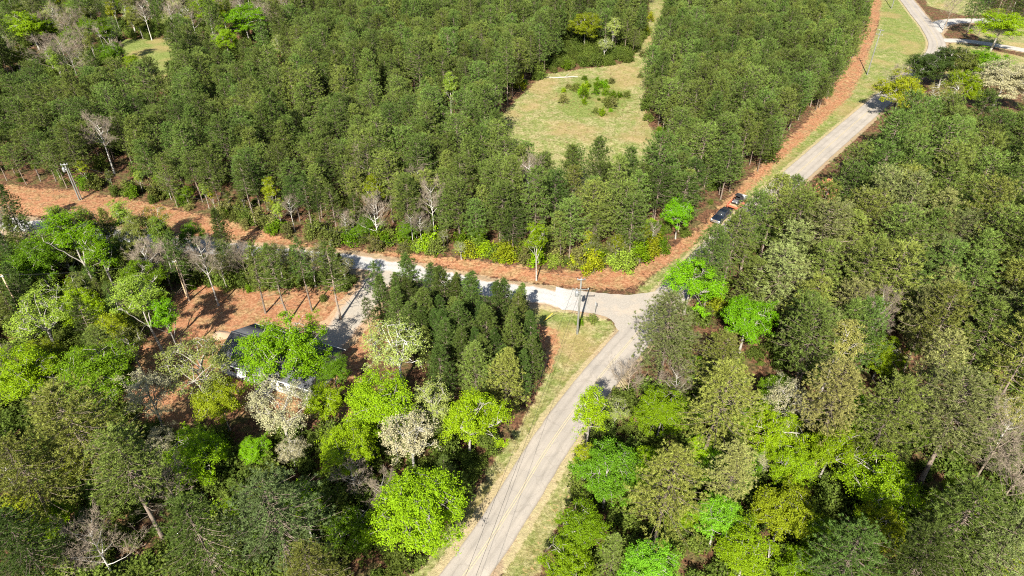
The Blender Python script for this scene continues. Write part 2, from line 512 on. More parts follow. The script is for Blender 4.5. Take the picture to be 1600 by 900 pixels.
def asphalt_mat():
    m, nt, b, out = new_mat('aged_asphalt')
    uv = nt.nodes.new('ShaderNodeUVMap')
    sp = nt.nodes.new('ShaderNodeSeparateXYZ'); nt.links.new(uv.outputs[0], sp.inputs[0])
    f = noise(nt, 9, 5, 0.8)
    big = noise(nt, 0.22, 4, 0.6)
    c = ramp(nt, f, [(0.3, (0.245, 0.22, 0.19)), (0.7, (0.335, 0.305, 0.268))])
    c = mix(nt, 1.0, c, ramp(nt, big, [(0.3, (0.82, 0.82, 0.83)), (0.7, (1.08, 1.06, 1.04))]), 'MULTIPLY')
    # wheel paths, polished a little lighter, and oil-darkened lane middles
    w = math_n(nt, 'ABSOLUTE', math_n(nt, 'SINE', math_n(nt, 'MULTIPLY', sp.outputs[0], 2 * math.pi * 2)))
    c = mix(nt, 1.0, c, ramp(nt, w, [(0.0, (0.9, 0.9, 0.9)), (0.8, (1.05, 1.05, 1.05))]), 'MULTIPLY')
    # long streaks and cross cracks
    mp = nt.nodes.new('ShaderNodeMapping'); mp.inputs['Scale'].default_value = (26, 0.35, 1)
    nt.links.new(uv.outputs[0], mp.inputs[0])
    st = noise(nt, 1.0, 3, 0.6, vec=mp.outputs[0])
    c = mix(nt, 0.28, c, ramp(nt, st, [(0.35, (0.72, 0.72, 0.72)), (0.6, (1, 1, 1))]), 'MULTIPLY')
    mp2 = nt.nodes.new('ShaderNodeMapping'); mp2.inputs['Scale'].default_value = (1.4, 0.28, 1)
    nt.links.new(uv.outputs[0], mp2.inputs[0])
    vo = nt.nodes.new('ShaderNodeTexVoronoi'); vo.feature = 'DISTANCE_TO_EDGE'; vo.inputs['Scale'].default_value = 1.3
    nz = nt.nodes.new('ShaderNodeTexNoise'); nz.inputs['Scale'].default_value = 3.0
    nt.links.new(mp2.outputs[0], nz.inputs['Vector'])
    va = nt.nodes.new('ShaderNodeVectorMath'); va.operation = 'MULTIPLY_ADD'
    nt.links.new(nz.outputs['Color'], va.inputs[0]); va.inputs[1].default_value = (0.35, 0.35, 0); nt.links.new(mp2.outputs[0], va.inputs[2])
    nt.links.new(va.outputs[0], vo.inputs['Vector'])
    crack = ramp(nt, vo.outputs['Distance'], [(0.0, (0.45, 0.44, 0.43)), (0.02, (1, 1, 1))])
    c = mix(nt, 0.28, c, crack, 'MULTIPLY')
    # crumbled edges
    e = math_n(nt, 'ABSOLUTE', math_n(nt, 'SUBTRACT', sp.outputs[0], 0.5))
    c = mix(nt, 0.8, c, ramp(nt, e, [(0.455, (1, 1, 1)), (0.5, (0.78, 0.73, 0.66))]), 'MULTIPLY')
    nt.links.new(c, b.inputs['Base Color'])
    b.inputs['Roughness'].default_value = 0.85
    b.inputs['Specular IOR Level'].default_value = 0.25
    bump(nt, b, f, 0.25, 0.02)
    return m

def gravel_mat(name, lo, hi, rut=0.85, soil=True, to_white=False):
    m, nt, b, out = new_mat(name)
    uv = nt.nodes.new('ShaderNodeUVMap')
    sp = nt.nodes.new('ShaderNodeSeparateXYZ'); nt.links.new(uv.outputs[0], sp.inputs[0])
    f = noise(nt, 7, 4, 0.8)
    big = noise(nt, 0.35, 4, 0.65)
    c = ramp(nt, f, [(0.28, tuple(x * 0.72 for x in lo)), (0.5, lo), (0.72, hi)])
    c = mix(nt, ramp(nt, big, [(0.5, (0, 0, 0)), (0.72, (0.45, 0.45, 0.45))]), c, (0.42, 0.33, 0.24))
    w = math_n(nt, 'ABSOLUTE', math_n(nt, 'SUBTRACT', math_n(nt, 'ABSOLUTE', math_n(nt, 'SUBTRACT', sp.outputs[0], 0.5)), 0.2))
    c = mix(nt, 1.0, c, ramp(nt, w, [(0.02, (rut, rut, rut)), (0.14, (1, 1, 1))]), 'MULTIPLY')
    if to_white:                      # the pale apron passes into the white gravel of the side road
        tc = nt.nodes.new('ShaderNodeTexCoord'); sx = nt.nodes.new('ShaderNodeSeparateXYZ'); nt.links.new(tc.outputs['Object'], sx.inputs[0])
        e = math_n(nt, 'ADD', sx.outputs[0], math_n(nt, 'MULTIPLY', math_n(nt, 'SUBTRACT', noise(nt, 0.5, 5, 0.7), 0.5), 9.0))
        r_ = nt.nodes.new('ShaderNodeMapRange'); r_.inputs[1].default_value = 13.5; r_.inputs[2].default_value = 8.0
        nt.links.new(e, r_.inputs[0])
        c = mix(nt, r_.outputs[0], c, ramp(nt, f, [(0.28, (0.25, 0.25, 0.247)), (0.5, (0.35, 0.35, 0.345)), (0.72, (0.47, 0.47, 0.465))]))
    if soil:
        e = math_n(nt, 'ABSOLUTE', math_n(nt, 'SUBTRACT', sp.outputs[0], 0.5))
        e = math_n(nt, 'ADD', e, math_n(nt, 'MULTIPLY', math_n(nt, 'SUBTRACT', noise(nt, 0.9, 5, 0.7), 0.5), 0.35))
        c = mix(nt, ramp(nt, e, [(0.38, (0, 0, 0)), (0.5, (0.9, 0.9, 0.9))]), c, (0.34, 0.23, 0.15))
    nt.links.new(c, b.inputs['Base Color'])
    b.inputs['Roughness'].default_value = 0.95
    b.inputs['Specular IOR Level'].default_value = 0.15
    bump(nt, b, f, 0.6, 0.05)
    return m

M_ASPH = asphalt_mat()
M_GRAVEL = gravel_mat('white_gravel', (0.35, 0.35, 0.345), (0.47, 0.47, 0.465), 0.9)
M_DRIVE = gravel_mat('grey_gravel', (0.28, 0.25, 0.21), (0.40, 0.365, 0.315), 1.0)
M_APRON = gravel_mat('pale_apron', (0.28, 0.252, 0.218), (0.355, 0.325, 0.285), 1.0, False, True)
M_CONC = gravel_mat('pale_concrete', (0.33, 0.315, 0.29), (0.42, 0.40, 0.375), 1.0, False)

road = tag(link('road', ribbon('road', ROAD, 5.4, 0.045, M_ASPH, 0.07, 0.07, 6, 0.7, w_fn=lambda q, tot: 4.75 + 0.75 * min(1.0, max(0.0, (q - 75) / 30)))), kind='structure')
tag(link('gravel_road', ribbon('gravel_road', GRAVEL, 4.7, 0.02, M_GRAVEL, 0.05, 0.45, 5, 0.8, seed=3)), kind='structure')
tag(link('driveway', ribbon('driveway', DRIVE, 5.6, 0.03, M_DRIVE, 0.03, 0.45, 5, 0.8, seed=4)), kind='structure')
tag(link('side_road', ribbon('side_road', SPUR_A, 6.0, 0.035, M_CONC, 0.03, 0.35, 5, 0.8, seed=5)), kind='structure')
tag(link('concrete_drive', ribbon('concrete_drive', SPUR_B, 4.4, 0.03, M_CONC, 0.03, 0.2, 5, 0.8, seed=6)), kind='structure')

# flared apron where the gravel meets the paved road
def sheet(name, P, z, mat):
    me = bpy.data.meshes.new(name)
    me.from_pydata([(x, y, z) for x, y in P], [], [list(range(len(P)))])
    me.uv_layers.new(name='UVMap')
    me.materials.append(mat)
    return me
ap = [S(*p) for p in [(868, 449), (905, 455), (945, 459), (985, 461), (1018, 457), (1045, 452), (1030, 490), (1000, 530), (966, 515), (958, 503), (942, 494), (922, 490), (898, 486), (872, 481)]]
apl = smooth_line([np.array(p) for p in ap] + [np.array(ap[0])], 4)[:-1]
rr = np.random.RandomState(8)
apl = apl + rr.uniform(-0.12, 0.12, apl.shape)
apron = sheet('junction_apron', apl, 0.075, M_APRON)
bm = bmesh.new(); bm.from_mesh(apron); bmesh.ops.recalc_face_normals(bm, faces=bm.faces)
for f in bm.faces:
    if f.normal.z < 0: f.normal_flip()
bm.to_mesh(apron); bm.free()
tag(link('junction_apron', apron), kind='structure')

# double yellow centre line, parts of the road
def yellow_mat():
    m, nt, b, out = new_mat('worn_yellow_paint')
    f = noise(nt, 5, 5, 0.8)
    c = ramp(nt, f, [(0.38, (0.28, 0.255, 0.21)), (0.58, (0.41, 0.335, 0.205))])
    nt.links.new(c, b.inputs['Base Color']); b.inputs['Roughness'].default_value = 0.7
    return m
M_YEL = yellow_mat()
def offset_line(L, d):
    L = np.asarray(L); T = np.gradient(L, axis=0); T /= np.linalg.norm(T, axis=1)[:, None]
    return L + np.stack([-T[:, 1], T[:, 0]], 1) * d
for d in (-0.13, 0.13):
    link('centre_line', ribbon('centre_line', offset_line(ROAD, d), 0.12, 0.045 + 0.07 + 0.004, M_YEL, 0, 0.008, 1, 0.7), road)

# ------------------------------------------------------------------ tree meshes
def unit(v):
    return v / (np.linalg.norm(v, axis=-1, keepdims=True) + 1e-9)

def leaves(geo, C, Nrm, size, rng):
    n = len(C)
    Nn = unit(Nrm)
    U = unit(np.cross(Nn, rng.normal(size=(n, 3))))
    W = np.cross(Nn, U)
    L = size * rng.uniform(0.7, 1.35, (n, 1)); B = L * rng.uniform(0.5, 0.8, (n, 1))
    V = np.stack([C - U * L * 0.5 - Nn * L * 0.12, C + W * B * 0.5, C + U * L * 0.5 - Nn * L * 0.12, C - W * B * 0.5], 1).reshape(-1, 3)
    q = np.arange(4 * n).reshape(-1, 4)
    tint = np.repeat(np.clip(rng.normal(0.5, 0.2, n), 0, 1), 4)
    geo.add(V, [q], tint)

def blades(geo, C, D, K, L, w, rng, spread=0.85):
    n = len(C)
    d = unit(D[:, None, :] + spread * rng.normal(size=(n, K, 3)) * 0.75)
    Ln = L * rng.uniform(0.65, 1.2, (n, K, 1))
    pr = unit(np.cross(d, rng.normal(size=(n, K, 3)))) * w * 0.5
    c = C[:, None, :] + d * 0.03
    V = np.stack([c - pr, c + pr, c + d * Ln], 2).reshape(-1, 3)
    q = np.arange(3 * n * K).reshape(-1, 3)
    tint = np.clip(rng.normal(0.5, 0.16, n)[:, None] + rng.normal(0, 0.13, (n, K)), 0, 1)
    geo.add(V, [q], np.repeat(tint.ravel(), 3))

def trunk_line(rng, H, lean=0.02, n=8):
    z = np.linspace(0, H, n)
    ax, ay = rng.normal(0, lean, 2)
    wob = np.cumsum(rng.normal(0, 0.06, (n, 2)) * H / 14, axis=0)
    wob -= wob[0]
    P = np.stack([ax * z + wob[:, 0], ay * z + wob[:, 1], z], 1)
    P[0, 2] = -0.5
    return P

def pine(seed, H=14.0, Rc=2.5, base=0.42, nb=70, tufts=8, K=9, L=0.42, w=0.06, r0=0.15, top=0.75, up=0.28, dead=10, puff=False):
    rng = np.random.RandomState(seed)
    tr, cr = Geo(), Geo()
    TL = trunk_line(rng, H * 0.985)
    zt = TL[:, 2].clip(0)
    rad = r0 * (1 - 0.86 * zt / H)
    rad[0] *= 1.25
    tube(tr, TL, rad, 7)
    at = lambda z: np.array([np.interp(z, zt, TL[:, 0]), np.interp(z, zt, TL[:, 1]), z])
    for i in range(dead):                       # dead stubs below the crown
        z = rng.uniform(base * 0.45, base * 1.02) * H
        a = rng.uniform(0, 6.28); l = rng.uniform(0.4, 1.5)
        p = at(z); d = np.array([math.cos(a), math.sin(a), rng.uniform(-0.15, 0.35)])
        tube(tr, [p, p + d * l * 0.5, p + d * l + np.array([0, 0, -0.1])], [0.03, 0.02, 0.006], 3)
    C, D = [], []
    bias = rng.uniform(0, 6.28)
    for i in range(nb):
        t = (i + rng.uniform(0, 1)) / nb
        t = t ** 0.92
        z = H * (base + (0.97 - base) * t)
        prof = (max(0.0, 1 - t) ** top) * (0.62 + 0.38 * min(1, t / 0.22)) + 0.07
        a = i * 2.399 + rng.normal(0, 0.35)
        ln = Rc * prof * rng.uniform(0.62, 1.15) * (1 + 0.14 * math.cos(a - bias))
        p = at(z)
        dh = np.array([math.cos(a), math.sin(a), 0])
        rise = up * (0.3 + 1.1 * t) * ln
        s = np.linspace(0, 1, 5)[:, None]
        drop = -0.12 * ln * (1 - t)
        B = p + dh * ln * s + np.array([0, 0, 1]) * (drop * np.sin(s * 2.2) + rise * s * s)
        tube(tr, B, 0.035 * (1 - 0.8 * s[:, 0]) * (0.5 + 0.5 * ln / Rc) + 0.004, 3)
        side = np.array([-dh[1], dh[0], 0])
        nt_ = max(3, int(tufts * (0.45 + 0.55 * ln / Rc) + 0.5))
        for k in range(nt_):
            if k % 3 >= (1 if puff else 2) and C:                # puffs: tufts gathered in twos and threes
                C.append(C[-1] + rng.normal(0, 0.18, 3)); D.append(D[-1] + rng.normal(0, 0.35, 3)); continue
            ss = 0.28 + 0.72 * ((k + rng.uniform(0.2, 1)) / nt_)
            q = p + dh * ln * ss + np.array([0, 0, 1]) * (drop * math.sin(ss * 2.2) + rise * ss * ss)
            off = rng.normal(0, 0.24) * ln * (1.15 - 0.55 * ss)
            q = q + side * off + np.array([0, 0, rng.uniform(-0.08, 0.2)])
            C.append(q)
            D.append(dh * 0.5 + side * np.sign(off) * min(0.6, abs(off)) + np.array([0, 0, 0.75]))
    for k in range(5):
        C.append(at(H * (0.955 + 0.012 * k))); D.append(np.array([rng.normal(0, .3), rng.normal(0, .3), 1]))
    blades(cr, np.array(C), unit(np.array(D)), K, L, w, rng)
    return dict(trunk=tr.mesh('trunk', M_PBARK, True), crown=cr.mesh('crown', M_NEEDLE), H=H, R=Rc * 0.95, zc=H * (base + 0.98) / 2)

def broadleaf(seed, H=12.0, Rc=4.2, base=0.28, nclump=70, sub=8, nleaf=14, leaf=0.26, r0=0.2, squash=1.0, bark=None, csize=0.95, shell=0.45, limbs=8, fork=0.3, taper=0.0):
    rng = np.random.RandomState(seed)
    tr, cr = Geo(), Geo()
    zb, zt_ = H * base, H * 0.97
    cz = (zb + zt_) / 2; rz = (zt_ - zb) / 2
    TL = trunk_line(rng, H * 0.72, 0.03)
    zt = TL[:, 2].clip(0)
    rad = r0 * (1 - 0.8 * zt / (H * 0.74)); rad[0] *= 1.35
    tube(tr, TL, rad, 7)
    at = lambda z: np.array([np.interp(z, zt, TL[:, 0]), np.interp(z, zt, TL[:, 1]), z])
    # uneven lobes
    lobes = [(rng.uniform(0, 6.28), rng.uniform(-0.6, 0.9), rng.uniform(-0.36, 0.34)) for _ in range(9)]
    def lobe(d):
        s = 1.0
        for a, e, k in lobes:
            v = np.array([math.cos(a) * math.cos(e), math.sin(a) * math.cos(e), math.sin(e)])
            s += k * max(0, d @ v) ** 4
        return s
    LB = []
    for i in range(limbs):
        z0 = H * rng.uniform(fork, 0.68)
        a = i * 2.399 + rng.normal(0, 0.4)
        e = rng.uniform(0.05, 1.1)
        d = np.array([math.cos(a) * math.cos(e), math.sin(a) * math.cos(e), math.sin(e)])
        p0 = at(z0)
        tgt = np.array([at(cz)[0], at(cz)[1], cz]) + d * np.array([Rc, Rc, rz]) * 0.72 * lobe(d)
        m_ = (p0 + tgt) / 2 + np.array([0, 0, 0.1 * Rc]) + rng.normal(0, 0.12 * Rc, 3) * 0.6
        s = np.linspace(0, 1, 7)[:, None]
        B = (1 - s) ** 2 * p0 + 2 * s * (1 - s) * m_ + s * s * tgt + rng.normal(0, 0.07, (7, 3)) * np.sin(s * math.pi)
        rb = r0 * rng.uniform(0.38, 0.55)
        tube(tr, B, rb * (1 - 0.8 * s[:, 0]), 5)
        LB.append(B)
    allp = np.concatenate(LB + [TL[4:]])
    C, Nr = [], []
    for i in range(nclump):
        d = unit(rng.normal(size=3))
        if d[2] < -0.35: d[2] *= -0.6; d = unit(d)
        rr_ = rng.uniform(0, 1) ** shell * lobe(d) * 0.92
        zz = cz + d[2] * rz * rr_
        tp = 1 - taper * max(0, (zz - cz) / rz)
        c = np.array([at(cz)[0] + d[0] * Rc * rr_ * tp, at(cz)[1] + d[1] * Rc * rr_ * tp, zz])
        j = np.argmin(np.linalg.norm(allp - c, axis=1) + 0.6 * np.maximum(0, allp[:, 2] - c[2]))
        p0 = allp[j]
        mm = (p0 + c) / 2 + rng.normal(0, 0.15, 3) + np.array([0, 0, 0.12])
        tube(tr, [p0, mm, c], [0.045, 0.03, 0.012], 3)
        cs = csize * rng.uniform(0.65, 1.25)
        for k in range(sub):
            off = rng.normal(0, 0.5, 3) * cs * np.array([1, 1, 0.62])
            sc = c + off
            if k % 2 == 0: tube(tr, [c, (c + sc) / 2 + rng.normal(0, .06, 3), sc], [0.018, 0.012, 0.005], 3)
            n_ = max(2, int(nleaf * rng.uniform(0.6, 1.4)))
            C.append(sc + rng.normal(0, 0.24, (n_, 3)) * cs * np.array([1, 1, 0.7]))
            Nr.append(np.array([0, 0, 0.75]) + 0.45 * unit(sc - np.array([0, 0, cz])) + rng.normal(0, 0.55, (n_, 3)))
    leaves(cr, np.concatenate(C), np.concatenate(Nr), leaf, rng)
    return dict(trunk=tr.mesh('trunk', bark or M_BARK, True), crown=cr.mesh('crown', M_LEAF), H=H, R=Rc, zc=cz)

def leafless(seed, H=12.0, Rc=3.0, fork=0.3, bark=None, n1=9, n2=6, n3=6, r0=0.15, fine=10):
    """a trunk part and a crown part of bare twigs"""
    rng = np.random.RandomState(seed)
    tr, cr = Geo(), Geo()
    TL = trunk_line(rng, H * 0.9, 0.03)
    zt = TL[:, 2].clip(0)
    rad = r0 * (1 - 0.88 * zt / (H * 0.9)); rad[0] *= 1.3
    tube(tr, TL, rad, 6)
    at = lambda z: np.array([np.interp(z, zt, TL[:, 0]), np.interp(z, zt, TL[:, 1]), z])
    def br(p, d, l, r, n=5, curve=0.25):
        s = np.linspace(0, 1, n)[:, None]
        B = p + d * l * s + np.array([0, 0, 1]) * l * curve * s * s + np.cumsum(rng.normal(0, 0.035, (n, 3)) * l * 0.5, axis=0) * s
        return B
    for i in range(n1):
        t = (i + rng.uniform(0, 1)) / n1
        z = H * (fork + (0.86 - fork) * t)
        a = i * 2.399 + rng.normal(0, 0.3)
        l = Rc * (1.25 - 0.75 * t) * rng.uniform(0.7, 1.1)
        d = unit(np.array([math.cos(a), math.sin(a), rng.uniform(0.35, 1.2)]))
        B = br(at(z), d, l, 0.06)
        tube(tr, B, r0 * 0.42 * np.linspace(1, 0.2, 5), 4)
        for j in range(n2):
            k = rng.randint(1, 5); p = B[k] if k == 4 else B[k] + (B[k + 1] - B[k]) * rng.uniform()
            d2 = unit(d + rng.normal(0, 0.6, 3) + np.array([0, 0, 0.25]))
            l2 = l * rng.uniform(0.3, 0.6)
            B2 = br(p, d2, l2, 0.03, 4)
            tube(cr, B2, 0.022 * np.linspace(1, 0.25, 4), 3)
            for q in range(n3):
                k = rng.randint(1, 4)
                d3 = unit(d2 + rng.normal(0, 0.7, 3) + np.array([0, 0, 0.2]))
                l3 = l2 * rng.uniform(0.3, 0.7) + 0.2
                B3 = br(B2[k], d3, l3, 0.01, 3)
                tube(cr, B3, 0.012 * np.linspace(1, 0.35, 3), 3)
                if fine:
                    f = B3[1] + (B3[2] - B3[1]) * rng.uniform(0, 1, (fine, 1))
                    blades(cr, f, unit(np.repeat(d3[None], fine, 0)), 1, 0.4, 0.018, rng, 1.0)
    return dict(trunk=tr.mesh('trunk', bark or M_TWIG, True), crown=cr.mesh('crown', M_TWIG), H=H, R=Rc, zc=H * 0.62)

def shrub(seed, H=2.4, Rc=1.5, n=26, leaf=0.2, nleaf=16, twigs=False):
    rng = np.random.RandomState(seed)
    tr, cr = Geo(), Geo()
    C, Nr = [], []
    for i in range(n):
        a = rng.uniform(0, 6.28); e = rng.uniform(0.15, 1.5)
        d = np.array([math.cos(a) * math.cos(e) * Rc, math.sin(a) * math.cos(e) * Rc, math.sin(e) * H]) * rng.uniform(0.55, 1.0)
        tube(tr, [np.array([d[0] * 0.1, d[1] * 0.1, -0.25]), d * 0.5 + rng.normal(0, .08, 3), d], [0.025, 0.018, 0.006], 3)
        for k in range(4):
            sc = d * rng.uniform(0.55, 1.05) + rng.normal(0, 0.2, 3)
            C.append(sc + rng.normal(0, 0.17, (nleaf, 3)))
            Nr.append(np.array([0, 0, 0.7]) + rng.normal(0, 0.6, (nleaf, 3)))
    C = np.concatenate(C); C[:, 2] = np.abs(C[:, 2])
    leaves(cr, C, np.concatenate(Nr), leaf, rng)
    return dict(trunk=tr.mesh('stem', M_TWIG), crown=cr.mesh('foliage', M_LEAF), H=H, R=Rc, zc=H * 0.55)

PINE = [pine(100 + i, H=h, Rc=r, base=b, nb=92, tufts=13, K=10, L=0.36, w=0.078, r0=0.14, top=t, up=0.34) for i, (h, r, b, t) in enumerate([(14, 3.4, .38, .36), (13.2, 3.1, .32, .5), (14.6, 3.7, .45, .3), (13.4, 3.0, .36, .46), (14.4, 3.3, .3, .4), (12.2, 3.6, .36, .34)])]
BIG = [pine(200 + i, H=h, Rc=r, base=b, nb=135, tufts=20, K=13, L=0.27, w=0.06, r0=0.24, top=0.45, up=0.2, dead=14, puff=True) for i, (h, r, b) in enumerate([(18, 4.3, .45), (17, 4.6, .4), (19, 4.0, .5), (16.5, 4.4, .42)])]
YOUNG = [pine(300 + i, H=h, Rc=r, base=b, nb=112, tufts=15, K=12, L=0.28, w=0.058, r0=0.15, top=0.72, up=0.5, dead=4) for i, (h, r, b) in enumerate([(11.5, 2.7, .14), (12.4, 2.9, .18), (10.6, 2.5, .12)])]
SLIM = [pine(320 + i, H=h, Rc=r, base=b, nb=46, tufts=7, K=10, L=0.4, w=0.055, r0=0.12, top=0.6, up=0.35, dead=8) for i, (h, r, b) in enumerate([(10.5, 1.9, .42), (9.6, 1.7, .38), (11.2, 1.8, .5)])]
ROUND = [broadleaf(400 + i, H=h, Rc=r, base=b, nclump=n, sub=10, nleaf=30, leaf=0.155, csize=0.85, shell=0.38, limbs=10) for i, (h, r, b, n) in enumerate([(12, 4.3, .10, 100), (11, 4.0, .08, 92), (12.6, 4.0, .12, 94), (10.5, 4.4, .10, 96), (13, 4.5, .12, 106)])]
TALL = [broadleaf(450 + i, H=h, Rc=r, base=b, nclump=n, sub=8, nleaf=24, leaf=0.15, r0=0.17, csize=0.75, shell=0.6, taper=0.45) for i, (h, r, b, n) in enumerate([(15, 2.6, .22, 62), (16, 2.8, .3, 66), (14, 2.4, .18, 56)])]
OPEN = [broadleaf(500 + i, H=h, Rc=r, base=b, nclump=n, sub=7, nleaf=18, leaf=0.14, bark=(M_WHITEBARK if i == 2 else M_BARK), csize=0.8, shell=0.35, limbs=10, r0=0.22) for i, (h, r, b, n) in enumerate([(11, 3.7, .24, 66), (12, 3.5, .28, 60), (10, 3.9, .22, 64)])]
BARE_T = [leafless(550 + i, H=h, Rc=r, fork=f, bark=bk, n1=14) for i, (h, r, f, bk) in enumerate([(12, 3.2, .3, M_TWIG), (13, 2.6, .45, M_WHITEBARK), (9, 3.2, .2, M_TWIG), (10, 3.0, .3, M_WHITEBARK)])]
SHRUB = [shrub(600 + i, H=h, Rc=r) for i, (h, r) in enumerate([(2.4, 1.5), (3.0, 1.4), (1.8, 1.6), (2.6, 1.8)])]
KIND = dict(P=(PINE, 'pine_tree'), L=(BIG, 'pine_tree'), Y=(YOUNG, 'pine_tree'), I=(SLIM, 'pine_tree'), B=(ROUND, 'broadleaf_tree'), T=(TALL, 'broadleaf_tree'),
            O=(OPEN, 'broadleaf_tree'), N=(BARE_T, 'leafless_tree'), K=(SHRUB, 'shrub'))

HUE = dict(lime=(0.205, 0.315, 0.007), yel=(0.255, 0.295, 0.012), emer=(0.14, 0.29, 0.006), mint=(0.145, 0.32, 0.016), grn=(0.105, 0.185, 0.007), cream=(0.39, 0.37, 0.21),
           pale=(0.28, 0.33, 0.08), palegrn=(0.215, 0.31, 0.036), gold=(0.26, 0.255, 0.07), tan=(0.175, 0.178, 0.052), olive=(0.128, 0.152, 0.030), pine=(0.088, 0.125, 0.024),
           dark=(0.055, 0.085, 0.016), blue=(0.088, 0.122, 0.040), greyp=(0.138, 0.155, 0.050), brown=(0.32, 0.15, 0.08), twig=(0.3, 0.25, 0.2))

TREES = []          # (x, y, radius) of what stands
CAP = dict(P=17.0, L=18.5, Y=10.8, I=14.0, B=12.5, T=15.5, O=11.5, N=13.0, K=9.0)
def zscale(kind, d, s):
    return min(s, CAP[kind] / d['H'] + 0.15 * max(0.0, s - CAP[kind] / d['H']))

def plant(kind, v, x, y, s, hue, label, group=None, rz=None, rng=random, name=None, zk=1.0):
    meshes, nm = KIND[kind]
    d = meshes[v % len(meshes)]
    z = float(ground_at(x, y))
    e = empty(name or nm, (x, y, z), rng.uniform(0, 6.28) if rz is None else rz, s)
    e.scale[2] = zscale(kind, d, s) * zk
    tag(e, label, 'shrub' if kind == 'K' else 'tree', group)
    t = link('stem' if kind == 'K' else 'trunk', d['trunk'], e)
    c = link('foliage' if kind == 'K' else 'crown', d['crown'], e)
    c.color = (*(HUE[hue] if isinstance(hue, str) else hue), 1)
    TREES.append((x, y, d['R'] * s, kind))
    return e

def by_crown(kind, v, px, py, w):
    """place a tree by where the middle of its crown stands and how wide it is"""
    d = KIND[kind][0][v % len(KIND[kind][0])]
    s = 1.0
    for _ in range(6):
        z = zscale(kind, d, s) * d['zc']
        x, y = S(px, py, z)
        dep = np.array([x, y, z - CAM_H]) @ FWD
        s = min(1.9, max(0.35, w * dep / FOCAL / (2 * d['R'])))
    return x, y, s

